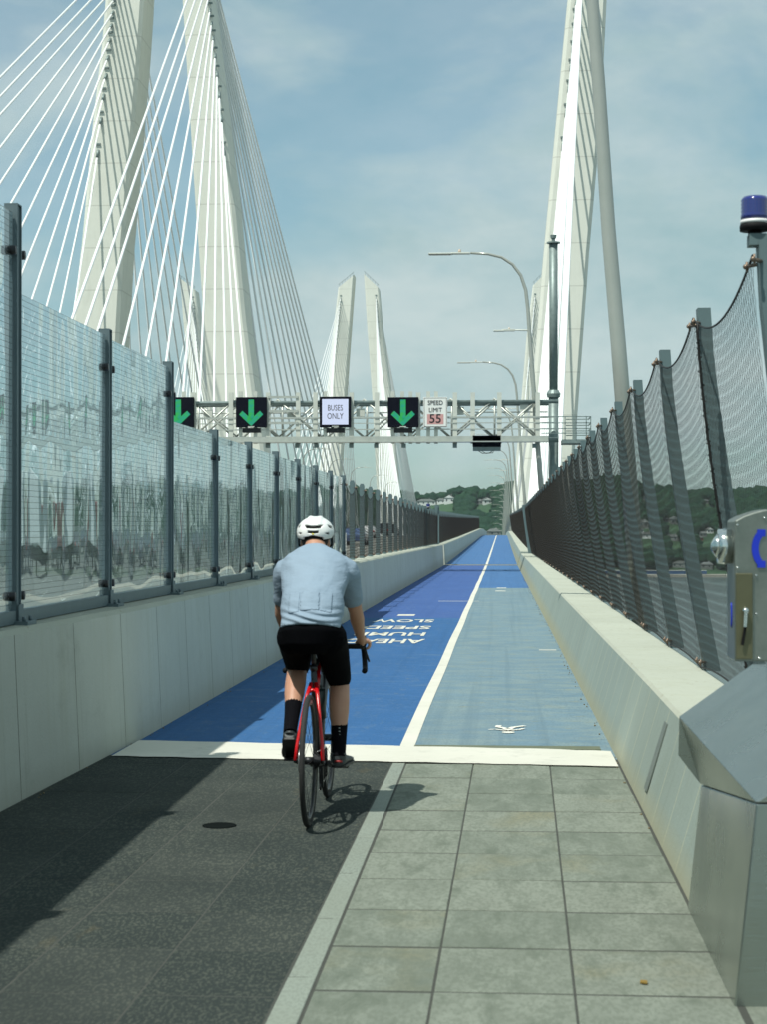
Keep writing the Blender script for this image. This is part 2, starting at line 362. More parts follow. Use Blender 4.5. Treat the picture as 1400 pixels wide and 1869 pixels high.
M_pave.mixc(M_pave.noise(2.6, 6, .7, (1.5, .5, 1), .62, .72), (.10, .085, .05), .35); M_pave.bump(M_pave.noise(140, 3), .0015, .7)
M_flag = Mat('grey_green_flagstone', (.148, .170, .142), .85, 0, .15); M_flag.shift(); M_flag.mixc(M_flag.attr('rnd'), (.205, .225, .19), 1.0)
M_flag.mixc(M_flag.noise(3.4, 9, .74, (1.5, .5, 1), .44, .62, .4), (.245, .27, .23), .65); M_flag.mixc(M_flag.noise(5.2, 9, .76, (1.4, .45, 1), .50, .64, .3), (.095, .115, .09), .65)
M_flag.mixc(M_flag.noise(1.1, 5, .6, (1, .8, 1), .58, .72), (.22, .20, .115), .45); M_flag.bump(M_flag.noise(12, 8, .65, (1.2, .6, 1)), .003, .5); M_flag.mixc(M_flag.noise(2.0, 8, .75, (1, 1, 1), .655, .69), (.36, .39, .35), .75)
M_flag.mixc(M_flag.noise(60, 2, .6, (1, .4, 1), .45, .6), (.13, .15, .12), .5)
M_kerb = Mat('pale_speckled_granite', (.23, .265, .23), .75); M_kerb.mixc(M_kerb.noise(80, 2, .6, (1,.4,1), .47, .57), (.15, .17, .15), .7); M_kerb.mixc(M_kerb.attr('rnd'), (.28, .315, .27), .8); M_kerb.mixc(M_kerb.noise(1.6, 5, .6), (.2, .22, .18), .6)
def slabs(name, cols_, rows, mat, gap, jit=.002, gc=None):
    vs = []; fs = []; rn = []
    for c in range(len(cols_)-1):
        for r in range(len(rows)-1):
            y0, y1 = rows[r]+gap/2, rows[r+1]-gap/2
            q = random.random(); dz = random.uniform(-jit, jit); tl = random.uniform(-jit, jit)*.5
            g = (gc or gap)/2
            for k, (yy, side) in enumerate(((y0, 0), (y0, 1), (y1, 1), (y1, 0))):
                x = cols_[c+side](yy)+(g if side == 0 else -g)
                vs.append((x, yy, gz(yy)+.004+dz+(tl if side else -tl)))
            o = len(vs)-4
            for k in range(4): x, y, z = vs[o+k]; vs.append((x, y, z-.03))
            fs += [(o, o+1, o+2, o+3)]+[(o+k, o+4+k, o+4+(k+1) % 4, o+(k+1) % 4) for k in range(4)]; rn += [q]*5
    me = bpy.data.meshes.new(name); me.from_pydata(vs, [], fs); me.update()
    a = me.attributes.new('rnd', 'FLOAT', 'FACE'); a.data.foreach_set('value', rn)
    o = link(name, me, mat, bevel=.004); return tag(o, kind='structure')
def lerpf(a, b): return lambda y: a+(b-a)*(y-5.5)/5.9
rows = [11.42-.618*i for i in range(0, 27)][::-1]
KL = lerpf(-.735, -.70); KR = lerpf(-.632, -.615)
slabs('pavement', [lambda y: LB(y)+.005, lerpf(-2.13, -2.04), lerpf(-1.665, -1.585), lerpf(-1.20, -1.135), lambda y: KL(y)-.002], [r-.1 for r in rows]+[11.70], M_pave.m, .0045, .0008)
slabs('kerb_strip', [KL, KR], [11.42-.9*i for i in range(0, 19)][::-1]+[11.7], M_kerb.m, .003, .001)
slabs('pavement', [lambda y: KR(y)+.006, lerpf(-.225, -.17), lerpf(.245, .325), lambda y: RB(y)-.004], rows, M_flag.m, .018, gc=.0065)
slabs('pavement', [lambda y: RB(y)+.012, lambda y: 1.25, lambda y: 1.72, lambda y: 2.18], [q for q in rows if q < 6.5], M_flag.m, .013, gc=.0065)
# blue path
def blue(name, c, wear, wearc, purple=0):
    m = Mat(name, c, .8, 0, .12)
    m.mixc(m.noise(1.2, 6, .6, (1, .3, 1)), tuple(x*.86 for x in c), .9)
    m.mixc(m.noise(9, 5, .65, (.35, 1.6, 1), .5, .75), tuple(min(1, x*1.22+.02) for x in c), .6)
    m.mixc(m.noise(1.9, 8, .72, (.9, 1.5, 1), .62-wear, .78-wear), wearc, .75)
    m.mixc(m.noise(5, 8, .78, (.7, 1.1, 1), .64-wear*.4, .72-wear*.4), (.24, .25, .18), .7); m.mixc(m.noise(10, 9, .85, (1.2, .3, 1), .54, .66), (.17, .22, .24), .4); m.mixc(m.noise(70, 2, .6, (1, .3, 1), .5, .64), tuple(x*.7 for x in c), .5)
    m.mixc(m.noise(1, 4, .6, (9, .06, 1), .52, .72), tuple(x*.74 for x in c), .55); m.mixc(m.noise(.35, 5, .7, (1, .5, 1), .5, .7), tuple(x*.82+.02 for x in c), .5)
    m.bump(m.noise(130, 3), .0015, .7)
    return m.m
B1 = blue('bright_blue_path_paint', (.040, .125, .295), .07, (.12, .20, .31)); B2 = blue('violet_blue_path_paint', (.055, .115, .31), 0.06, (.10, .17, .33))
B3 = blue('worn_blue_path_paint', (.150, .235, .295), .19, (.22, .285, .29)); B4 = blue('mid_blue_path_paint', (.065, .16, .345), .07, (.11, .20, .35))
DV = lambda y: -.645+gx(y)
pb = MB()
for (a, b, l, r, k) in ((11.62, 31, LB, DV, 0), (31, 81, LB, DV, 1), (11.62, 48, DV, RB, 2), (48, 81, DV, RB, 3), (82.4, 330, LB, RB, 3), (330, 1645, LB, RB, 3)):
    pb.mi = k; a = 11.72 if a == 11.62 else a; strip(pb, a, b, lambda y: l(y)-(.02 if l is LB else 0), lambda y: r(y)+(.02 if r is RB else 0), 0, 2.5)
pb.mi = 3; tag(pb.build('path', [B1, B2, B3, B4], fixn=False), kind='structure')
pj = MB(); strip(pj, 80.9, 82.5, lambda y: LB(y)-.02, lambda y: RB(y)+.02, -.006, .8)
tag(pj.build('path', plain('joint_gap_dark', (.03, .035, .045), .7)), kind='structure')
tag(MB().box(-2.56, .82, 80.9, 81.25, -1.812, -1.79).box(-2.56, .82, 81.9, 82.0, -1.812, -1.79).build('expansion_joint', plain('joint_steel', (.36, .35, .27), .6, .3)), 'steel expansion joint strips crossing the blue path where the parapets break', 'expansion joint')
M_mark = Mat('worn_white_marking', (.66, .64, .57), .7); M_mark.mixc(M_mark.noise(5, 7, .7, (1,1,1), .55, .75), (.36, .36, .32), .8); M_mark.mixc(M_mark.noise(1.2, 5, .6), (.54, .53, .46), .8)
dl = MB()
for a, b in ((12.2, 80.9), (82.5, 330)):
    strip(dl, a, b, lambda y: -.705+gx(y)+.004*math.sin(y*.7), lambda y: -.60+gx(y)+.004*math.sin(y*.7+.3), .004, .35)
tag(dl.build('lane_markings', M_mark.m, fixn=False), kind='structure')
# broad white bar across the path
wb = MB(); vs = []; nst = 30
for i in range(nst+1):
    t = i/nst; x = -2.60+t*3.36
    yb = 11.62-.30*t+.010*math.sin(i*2.1)+.01*random.random(); yf = 12.52-.36*t+.012*math.sin(i*1.3)+.01*random.random()
    if t > .93: yf -= .06*random.random()
    vs += [(x, yb, gz(yb)+.012), (x, yf, gz(yf)+.010)]
wb.add(vs, [(2*i, 2*i+2, 2*i+3, 2*i+1) for i in range(nst)], False); tag(wb.build('lane_markings', M_mark.m), kind='structure')
gd = MB(); gd.box(-.60, .70, 12.22, 12.40, gz(12.3)-.01, gz(12.3)+.008); tag(gd.build('drain_strip', plain('mossy_strip', (.13, .15, .10), .9)), 'narrow grey green strip between the white bar and the worn blue lane', 'drain strip')
# painted words, meant for riders coming the other way
def ground_text(s, px, py, Y, width, length):
    me = text_mb(s, 1, 0, off=.022)
    xs = [v.co.x for v in me.vertices]; ys = [v.co.y for v in me.vertices]
    sx = width/(max(xs)-min(xs)); sy = length/(max(ys)-min(ys)); cx = (max(xs)+min(xs))/2; cy = (max(ys)+min(ys))/2
    X = P(px, py, Y).x
    mb = MB(); vs = []
    for v in me.vertices:
        y = Y-(v.co.y-cy)*sy; vs.append((X-(v.co.x-cx)*sx, y, gz(y)+.005))
    mb.add(vs, [tuple(p.vertices) for p in me.polygons], False); return mb
for s, px, py, Y, wd_, ln in (('SLOW', 737, 1134, 29.9, 1.03, .95), ('SPEED', 724, 1146, 27.8, 1.08, .95), ('HUMP', 712, 1157, 26.0, 1.05, .9), ('AHEAD', 700, 1172, 24.3, 1.13, .95)):
    tag(ground_text(s, px, py, Y, wd_, ln).build('lane_markings', M_mark.m), kind='structure')
q = MB()
for px, Y, w_, l_ in ((742, 32.0, .31, .5), (916, 47.9, .26, .35), (914, 45.4, .26, .35), (1000, 22.6, .22, .08), (838, 38.6, .9, .06)):
    X = P(px, 1100, Y).x; q.box(X-w_/2, X+w_/2, Y-l_/2, Y+l_/2, gz(Y)-.003, gz(Y)+.0055)
tag(q.build('lane_markings', M_mark.m), kind='structure')
# walking-figure symbol, seen feet-first
ps = MB(); X0, Y0 = P(928, 1328, 13.45).x, 13.45
def seg(a, b, wd_):
    a = Vector(a); b = Vector(b); n = (b-a).normalized(); n = Vector((-n.y, n.x))*wd_/2
    pp = [a-n, b-n, b+n, a+n]; ps.add([(X0-p.x, Y0-p.y, gz(Y0)+.006) for p in pp], [(0,1,2,3)], False)
seg((.00, .10), (.0, -.04), .085); seg((.0, -.04), (.08, -.16), .05); seg((.08, -.16), (.07, -.26), .045); seg((0, -.04), (-.05, -.16), .05); seg((-.05, -.16), (-.13, -.25), .045)
seg((.0, .08), (.10, .0), .035); seg((.10, 0), (.15, .02), .03); seg((0, .08), (-.09, .0), .035); seg((-.09, 0), (-.12, -.07), .03)
ps.add([(X0+.0+.05*math.cos(a*.5236), Y0-.19-.055*math.sin(a*.5236), gz(Y0)+.006) for a in range(12)], [tuple(range(12))], False)
tag(ps.build('lane_markings', M_white), kind='structure')
cv = MB(); cy = 9.0; c0 = P(400, 1514, cy); cv.tube([(c0.x, cy, gz(cy)-.01), (c0.x, cy, gz(cy)+.0085)], .088, 28, smooth=False)  # thin matt black disc making a dark round spot on the pavers
tag(cv.build('round_disc', plain('disc_black', (.010, .013, .013), .9, 0, .1, 8, 0)), 'small round black disc on the dark pavers left of the bicycle', 'cover')

# ------------------------------------------------------------------ parapet walls
def wallL(a, b, label):
    mb = MB(); h = .965
    extrude_profile(mb, a, b, lambda y: [(LB(y), -.02), (LB(y)-.045, h-.03), (LB(y)-.075, h), (LB(y)-.42, h), (LB(y)-.46, -.3)], 1.22, [0, 1, 1, 0, 0])
    return tag(mb.build('parapet_wall', [M_wallL.m, M_top.m], fixn=True), label, 'wall', 'concrete parapets along the path')
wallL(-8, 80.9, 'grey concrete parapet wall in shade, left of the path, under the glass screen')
def wallR(a, b, label, wh=.56):
    mb = MB()
    extrude_profile(mb, a, b, lambda y: [(RB(y), -.02), (RB(y)+.165, wh-.02), (RB(y)+.185, wh), (RB(y)+.65, wh-.01), (RB(y)+.65, -.6)], 1.22, [0, 1, 1, 0, 0])
    return tag(mb.build('parapet_wall', [M_wallR.m, M_top.m], fixn=True), label, 'wall', 'concrete parapets along the path')
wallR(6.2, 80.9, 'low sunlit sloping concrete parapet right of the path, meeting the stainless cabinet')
wallL(82.4, 330, 'far stretch of left parapet wall beyond the expansion joint')
wallR(82.4, 330, 'far stretch of right parapet beyond the expansion joint', .62)
def slot():
    Y = 9.75; b = MB()
    p = [(RB(Y)+.165*z/.54, z) for z in (.10, .47)]
    b.add([(p[0][0]-.004, Y-.07, gz(Y)+.1), (p[0][0]-.004, Y+.07, gz(Y)+.1), (p[1][0]-.004, Y+.07, gz(Y)+.47), (p[1][0]-.004, Y-.07, gz(Y)+.47)], [(0,1,2,3)])
    return b
s_ = slot().build('cover_plate', plain('grey_plate', (.20, .23, .21), .6, .2)); so = s_.modifiers.new('s', 'SOLIDIFY'); so.thickness = .006; so.offset = 0
tag(s_, 'narrow upright grey plate on the right parapet face beside the stainless cabinet', 'cover plate')
# road-side barriers far left
for x, lb in ((-29.6, 'far road barrier on the outer edge of the near bridge deck'), (-58.4, 'road barrier on the near edge of the second bridge deck')):
    mb = MB(); extrude_profile(mb, -20, 900, lambda y: [(x-.25, -.1), (x+.25, -.1), (x+.12, .85), (x-.12, .85)], 20)
    tag(mb.build('road_barrier', M_wallL.m), lb, 'barrier', 'concrete road barriers')

# ------------------------------------------------------------------ glass screen on the left wall
GX = -2.90; PY = lambda k: 10.29+2.455*k
def ztop(k): return {0: 1.91, 1: 1.44, 2: 1.43}.get(k, 1.95 if k < 0 else .97-.006*(k-3))
gs = thing('glass_screen', (GX, 10.3, gz(10.3)+.965), 'tall screen of lined glass panels between grey steel posts on the left parapet', 'glass screen')
def W2(o, parent): return (o[0]-parent.location.x, o[1]-parent.location.y, o[2]-parent.location.z)
for k in range(-3, 10):
    y = PY(k); zb = gz(y)+.965; zt = ztop(k) if k >= 0 else 1.95
    if k == 9: zt = .93
    x = GX
    L0 = W2((x, y, zb), gs); h = zt-zb
    mb = MB(); mb.box(-.04, .04, -.05, -.038, 0, h).box(-.04, .04, .038, .05, 0, h).box(-.01, .03, -.04, .04, 0, h-.002)
    mb.box(-.04, .04, -.0505, .0505, h, h+.008)
    o = mb.build('post', M_steel, gs, L0)
    b = MB(); b.box(-.10, .12, -.10, .10, 0, .022).box(.045, .055, -.05, .05, .022, .12)
    for sx in (-.07, .09):
        for sy in (-.07, .07): b.tube([(sx, sy, .02), (sx, sy, .05)], .011, 6)
    b.build('base_plate', M_steel, o)
    for zz in ((.17, h-.28) if k < 9 else (.17,)):
        for sy in (-1, 1):
            c = MB(); c.tube([(.0, sy*.05, zz), (.0, sy*.13, zz)], .012, 8).ball((.0, sy*.135, zz), .022, 8, 6).tube([(-.035, sy*.10, zz), (.045, sy*.10, zz)], .028, 10)
            c.build('clamp', M_blackm, o)
for k in range(-3, 9):
    y0, y1 = PY(k)+.055, PY(k+1)-.055; zt = min(ztop(k) if k >= 0 else 1.9, ztop(k+1) if k+1 >= 0 else 1.9)-.045
    if k == -1: zt = 1.86
    if k == 0: zt = 1.40
    if k == 1: zt = 1.385
    g0, g1 = gz(y0)+.965, gz(y1)+.965; xc = GX+.005
    rl = MB(); vs = []
    for (yy, gg) in ((y0, g0), (y1, g1)): vs += [(xc-.02, yy, gg+.008), (xc+.035, yy, gg+.008), (xc+.035, yy, gg+.085), (xc-.02, yy, gg+.085)]
    rl.add(vs, [(0,1,2,3), (7,6,5,4), (0,4,5,1), (1,5,6,2), (2,6,7,3), (3,7,4,0)], False)
    o = rl.build('bottom_rail', M_steel, gs); o.matrix_parent_inverse = Matrix.Translation(-Vector(gs.location))
    gl = MB(); t0 = zt+(.0 if k < 2 else .0)
    vs = []
    for (yy, gg) in ((y0+.01, g0), (y1-.01, g1)): vs += [(xc-.004, yy, gg+.082), (xc+.010, yy, gg+.082), (xc+.010, yy, t0), (xc-.004, yy, t0)]
    gl.add(vs, [(0,1,2,3), (7,6,5,4), (0,4,5,1), (1,5,6,2), (2,6,7,3), (3,7,4,0)], False)
    o = gl.build('glass_panel', M_glass, gs); o.matrix_parent_inverse = Matrix.Translation(-Vector(gs.location))

# ------------------------------------------------------------------ netting fences
def net_mesh(name, prof, y0, y1, sag, lift, pitch=.031, zstep=.066, r=.00105):
    """a sheet of zig-zag wires; prof(t) -> (x, z) with t 0 at the foot and 1 at the top"""
    nw = int(round((y1-y0)/pitch)); vs = []; fs = []
    for w_ in range(nw):
        u0 = (w_+.5)/nw; zl = prof(0)[1]+lift*4*u0*(1-u0); 
        n = int(round((prof(1)[1]-prof(0)[1])/zstep))
        pts = []
        for i in range(n+1):
            t = i/n; x, z = prof(t); u = u0+(pitch*.48/(y1-y0))*(1 if (i+w_) % 2 else -1)
            top = prof(1)[1]-sag*4*u0*(1-u0)**.9; bot = prof(0)[1]+lift*4*u0*(1-u0)
            zz = bot+(top-bot)*t
            tt = (zz-prof(0)[1])/(prof(1)[1]-prof(0)[1]); x = prof(tt)[0]
            pts.append((x, y0+u*(y1-y0), zz))
        o = len(vs)
        for p in pts:
            for a in (0, 2.094, 4.189): vs.append((p[0]+r*math.cos(a), p[1]+r*math.sin(a), p[2]))
        for i in range(n):
            for j in range(3): fs.append((o+i*3+j, o+i*3+(j+1) % 3, o+(i+1)*3+(j+1) % 3, o+(i+1)*3+j))
    me = bpy.data.meshes.new(name); me.from_pydata(vs, [], fs); me.update(); me.materials.append(M_wire); return me
def rope_mesh(prof, y0, y1, sag, lift, top, r=.006):
    mb = MB()
    if True:
        pts = []
        for i in range(17):
            u = i/16; x, z = prof(top); z = z-sag*4*u*(1-u)**.9 if top else z+lift*4*u*(1-u)
            tt = (z-prof(0)[1])/(prof(1)[1]-prof(0)[1]); pts.append((prof(tt)[0], y0+u*(y1-y0), z))
        mb.tube(pts, r, 5)
    me = mb.mesh('edge_rope'); me.materials.append(M_rope); return me
def profR(t):   # x,z relative to (0, path level); inward leaning fence
    z = .56+t*(2.735-.56); s = (z-.56)/2.175
    q = min(1, max(0, s)); return 1.415-.31*(1-(1-q)**1.35), z
def profL(t):
    z = .99+t*(2.42-.99); return -2.88+.0*t, z
def post_mesh(prof, wt, wb_, zt, side, tongue=False):
    mb = MB(); n = 8; vs = []; zs = [prof(0)[1]-.02+(zt-prof(0)[1]+.02)*i/n for i in range(n+1)]
    rings = []
    for z in zs:
        t = (z-prof(0)[1])/(prof(1)[1]-prof(0)[1]); x = prof(max(0, min(1.1, t)))[0]+side*.02
        w_ = wb_+(wt-wb_)*min(1, max(0, (z-zs[0])/(zs[-1]-zs[0]))); xa, xb = (x, x+side*w_)
        th = .05
        rings.append([Vector((min(xa, xb), -th, z)), Vector((max(xa, xb), -th, z)), Vector((max(xa, xb), th, z)), Vector((min(xa, xb), th, z))])
    if tongue:
        r0 = rings[-1]; cx = (r0[0].x+r0[1].x)/2
        rings.append([Vector((cx+(v.x-cx)*.55, v.y, v.z+.045)) for v in r0])
    mb.loft(rings, smooth=False); me = mb.mesh('post'); me.materials.append(M_steel2); return me
def clamp_mesh(prof, side, t, sy):
    mb = MB()
    if True:
        x, z = prof(t)
        mb.tube([(x+side*.03, sy*.045, z), (x-side*.01, sy*.10, z)], .009, 6).ball((x-side*.015, sy*.115, z), .013, 8, 5).tube([(x-side*.01, sy*.115, z-.022), (x-side*.01, sy*.115, z+.022)], .006, 6)
    me = mb.mesh('clamp'); me.materials.append(M_brass); return me
SP = 2.44
def fence(name, ys, prof, side, label, sag, lift, wt, wb_, tongue, zt, group=None):
    root = thing(name, (gx(ys[0]), ys[0], gz(ys[0])+prof(0)[1]), label, 'fence', group)
    netm = net_mesh('netting', prof, 0, SP, sag, lift); ropes = [rope_mesh(prof, 0, SP, sag, lift, 1), rope_mesh(prof, 0, SP, sag, lift, 0)]
    pm = post_mesh(prof, wt, wb_, zt, side, tongue); cm = [clamp_mesh(prof, side, t_, s_) for t_ in (.985, .02) for s_ in (-1, 1)]
    for i, y in enumerate(ys):
        lo = Vector((gx(y), y, gz(y)))-Vector(root.location)
        o = link('post', pm, None, root, lo); 
        if y < 58:
            for c_ in cm: link('clamp', c_, None, o)
        if i+1 < len(ys):
            y2 = ys[i+1]; sl = math.atan((gz(y2)-gz(y))/(y2-y))
            o = link('netting', netm, None, root, lo, (sl, 0, -math.atan((gx(y2)-gx(y))/(y2-y)))); o.scale = (1, (y2-y)/SP, 1)
            for rm in ropes: link('edge_rope', rm, None, o)
    return root
ysR = [7.75, 10.1]+[12.45+SP*i for i in range(0, 28)]; ysR = [y for y in ysR if y < 80.5]+[80.6]
fence('netting_fence', ysR, profR, 1, 'near stretch of inward leaning wire netting fence along the right parapet', .14, .04, .072, .108, False, 2.79)
fence('netting_fence', [82.6+SP*i for i in range(0, 62)], profR, 1, 'far stretch of wire netting fence on the right beyond the expansion joint', .14, .04, .072, .108, False, 2.79)
ysL = [PY(9)+.12]+[PY(9)+SP*(i) for i in range(1, 20)]; ysL = [y for y in ysL if y < 80]+[80.6]
fence('netting_fence', ysL, profL, -1, 'netting fence on grey round topped posts beyond the glass screen, left', .16, .04, .10, .10, True, 2.50)
fence('netting_fence', [82.6+SP*i for i in range(0, 62)], profL, -1, 'far stretch of dark wire netting fence on the left beyond the expansion joint', .16, .04, .10, .10, True, 2.50)
# tall end posts at the joint
for x, lb in ((-2.9, 'left'), (1.42, 'right')):
    mb = MB()
    zz = gz(81)
    top = x if x < 0 else x-.3
    mb.bar((x, 80.75, zz+.5), (top, 80.75, zz+2.78), .14, .12, (0,1,0)).bar((x, 82.45, zz+.5), (top, 82.45, zz+2.78), .14, .12, (0,1,0)); mb.bar((top, 80.75, zz+2.7), (top, 82.45, zz+2.7), .1)
    tag(mb.build('end_frame', M_steel2), 'grey end frame of the %s netting fence where the expansion joint crosses' % lb, 'fence frame')
# seam of the net: rope laced around two cables
mb = MB(); pa = []; ph = []
for i in range(161):
    t = i/160; x, z = profR(.02+.95*t); y = 9.80+.06*math.sin(t*3)
    pa.append((x-.012, y, gz(9.8)+z)); ph.append((x-.012+.012*math.cos(t*420), y+.014+.022*math.sin(t*110), gz(9.8)+z))
mb.tube(pa[::4], .006, 6).tube([(p[0], p[1]+.028, p[2]) for p in pa[::4]], .006, 6)
mb.tube(ph, .0035, 5)
tag(mb.build('lacing_rope', M_rope), 'dark spiral lacing cord closing the seam of the right netting near the phone box', 'cord')

# ------------------------------------------------------------------ emergency phone, beacon and stainless cabinet
M_inox = Mat('brushed_stainless', (.42, .45, .43), .24, 1.0); M_inox.mixc(M_inox.noise(3, 5, .6, (1, 1, .4)), (.32, .35, .33), .8); M_inox.mixc(M_inox.noise(11, 6, .75, (1,1,1), .62, .68), (.5, .52, .5), .12); M_inox.bump(M_inox.noise(60, 3, .5, (.2, .2, 6)), .0004, .4); M_inox.roughv(M_inox.noise(2.5, 5), .18, .34)
M_inox2 = Mat('dull_stainless', (.30, .32, .29), .36, .85); M_inox2.mixc(M_inox2.noise(6, 6, .7), (.18, .20, .18), .8)
M_chrome = plain('chrome', (.75, .76, .74), .12, 1, .04)
M_blue = plain('blue_sign_paint', (.01, .035, .55), .4)
cab = thing('equipment_cabinet', (.9, 6.4, gz(6.4)), 'brushed stainless cabinet with a slanted lid standing against the right parapet in the foreground', 'cabinet')
oc = Vector(cab.location)
A = P(1240, 1307, 7.2); E = P(1237, 1378, 7.2); D = P(1280, 1432, 7.2); G = P(1255, 1650, 7.2); G.z = gz(7.2)-.01; Bp = P(1373, 1212, 7.2)
C_ = P(1381, 1466, 5.78); G2 = P(1340, 1828, 5.75); G2.z = gz(5.75)-.01; Bn = Vector((1.30, 5.78, C_.z+.30)); B2p = Vector((1.45, 7.2, Bp.z)); 
Gb, Gb2 = Vector((1.45, 7.2, G.z)), Vector((1.45, 5.75, G2.z))
mb = MB()
vs = [D, G, G2, C_, Vector((1.42, 7.2, D.z)), Vector((1.42, 7.2, G.z)), Vector((1.42, 5.75, G2.z)), Vector((1.42, 5.78, C_.z))]
mb.add([v-oc for v in vs], [(0,1,2,3), (4,7,6,5), (0,4,5,1), (3,2,6,7), (0,3,7,4), (1,5,6,2)], False); mb.build('cabinet_body', M_inox.m, cab, bevel=.006)
Cl = C_+Vector((-.002, -.006, .004)); Dl = D+Vector((-.003, 0, .004)); Bb = Vector((1.46, 5.77, Bp.z))
nrm = (Bp-A).cross(Cl-A); nx_ = A.x-(nrm.y*(5.772-A.y)+nrm.z*(Bp.z-A.z))/nrm.x
mb = MB(); vs = [A, E, Dl, Cl, Bp, Vector((1.6, 7.2, Bp.z)), Vector((1.6, 5.772, Bp.z+.0)), Vector((1.6, 7.2, D.z+.004)), Vector((1.6, 5.772, Cl.z)), Vector((nx_, 5.772, Bp.z))]
mb.add([v-oc for v in vs], [(0,3,9,4), (4,9,6,5), (0,1,2,3), (0,4,5,7,2,1), (3,8,6,9), (2,7,8,3), (5,6,8,7)], False); mb.build('lid', M_inox.m, cab, bevel=.003)

ph = thing('emergency_phone', (1.05, 6.7, -.51), 'stainless emergency phone box with blue handset sign above the slanted cabinet', 'phone')
op = Vector(ph.location)
fx = P(1341, 960, 6.6).x; zb_ = P(1341, 1207, 6.6).z; zt_ = P(1341, 950, 6.6).z
mb = MB(); poly = [Vector((fx, 6.6, zb_))]
poly.append(Vector((fx, 6.6, zt_)))
for px, py in ((1358, 941), (1375, 935), (1390, 931), (1402, 929), (1425, 929), (1442, 932)): poly.append(P(px, py, 6.6))
poly.append(Vector((fx+.23, 6.6, zt_))); poly.append(Vector((fx+.23, 6.6, zb_)))
mb.prism([p-op for p in poly], (-.0, .22, 0)); mb.build('housing', M_inox2.m, ph, bevel=.006)
mb = MB(); d0 = P(1343, 1046, 6.59)-op; d1 = P(1374, 1205, 6.59)-op; mb.box(d0.x, d1.x, d0.y-.006, d0.y+.01, d1.z+.004, d0.z); dr = mb.build('door', plain('dull_brass_door', (.17, .165, .10), .4, .7), ph, bevel=.003)
kc = P(1361, 1124, 6.57)-op; mb = MB(); mb.tube([kc+Vector((0, .02, .02)), kc+Vector((0, -.012, .02))], .011, 12).bar(kc+Vector((0, -.012, .02)), kc+Vector((-.004, -.012, -.04)), .012, .006, (0,1,0)); mb.build('lock', M_chrome, dr)
mb = MB(); kc = P(1358, 1160, 6.57)-op; mb.bar(kc+Vector((.006, 0, .035)), kc+Vector((-.006, 0, -.035)), .01, .008, (0,1,0)); mb.build('key_tag', M_dark, dr)
bc = P(1341, 997, 6.69)-op
mb = MB(); mb.tube([bc+Vector((.0, 0, 0)), bc+Vector((-.03, 0, 0)), bc+Vector((-.031, 0, 0)), bc+Vector((-.062, 0, 0))], [.066, .066, .068, .064], 28, smooth=True)
mb.tube([bc+Vector((-.062, 0, 0)), bc+Vector((-.075, 0, 0)), bc+Vector((-.088, 0, 0))], [.05, .034, .012], 20); mb.build('button', M_chrome, ph)
mb = MB(); hc = P(1383, 1001, 6.592)-op; pa, pb_ = [], []
for i in range(15):
    a = R(-66+i*132/14); pa.append(hc+Vector((.022-.043*math.cos(a), 0, .070*math.sin(a)))); pb_.append(hc+Vector((.026-.022*math.cos(a), 0, .046*math.sin(a))))
for i in range(14): mb.prism([pa[i], pa[i+1], pb_[i+1], pb_[i]], (0, .006, 0))
for sgn in (1, -1): mb.cbox((hc.x+.014, hc.y+.0028, hc.z+sgn*.058), (.030, .0062, .026))
mb.build('handset_sign', M_blue, ph)
# sign on the narrow left side of the box
mb = MB(); c2 = Vector((fx-.001, 6.70, -.335))-op
pts = [c2+Vector((0, -.02*math.cos(R(a)), .05*math.sin(R(a)))) for a in range(-60, 61, 15)]; mb.tube(pts, [(.003, .010)]*len(pts), 6)
mb.build('side_sign', M_blue, ph)
for (px, py) in ((1346, 958), (1346, 1036), (1395, 945), (1346, 1200), (1385, 1200), (1380, 1050), (1380, 1120)):
    c_ = P(px, py, 6.596)-op; MB().tube([c_, c_+Vector((0, -.006, 0))], .0042, 10).build('screw', M_chrome, ph)
# bracket carrying the phone on the parapet
MB().box(-.02, .10, .04, .16, -.13, -.0).build('bracket', M_inox2.m, ph)

M_beac = Mat('blue_beacon_glass', (.0, .006, .16), .08, 0, .9); M_beac.b.inputs['Coat Weight'].default_value = 1
def beacon(name, loc, r, label):
    t = thing(name, loc, label, 'beacon')
    mb = MB(); mb.tube([(0, 0, .0), (0, 0, .03), (0, 0, .035)], [r*.45, r*.45, r*.4], 20).tube([(0,0,.032), (0,0,.05), (0,0,.06)], [r*1.0, r*1.02, r*.98], 28); mb.build('base', M_dark, t)
    MB().tube([(0,0,.062), (0,0,.078)], r*.965, 28).build('collar', plain('white_ring', (.8,.8,.8), .4), t)
    mb = MB(); zs = [.08, .1]; rr = [r*.93, r*.95]
    for i in range(9): zs.append(.1+.0072*(i+1)*r/.06); rr.append(r*(.95 if i % 2 else .90))
    mb.tube([(0,0,z) for z in zs]+[(0,0,zs[-1]+.01)], rr+[r*.8], 28); mb.build('lens', M_beac.m, t)
    return t
bp_ = P(1383, 448, 7.75); beacon('blue_beacon', (bp_.x-.012, 7.75, bp_.z+.03), .065, 'dark blue beacon light on top of the nearest netting fence post at the right edge')
MB().cbox((bp_.x+.01, 7.75, bp_.z+.02), (.10, .09, .05)).build('x', M_steel2)
bpy.data.objects['x'].name = 'post_cap'; tag(bpy.data.objects['post_cap'], 'grey cap plate under the near blue beacon', 'post cap')
b2 = P(782, 924, 71); t = beacon('blue_beacon', (b2.x, 71, b2.z-.1), .085, 'small bright blue beacon far off above the left netting fence, below the hill houses')

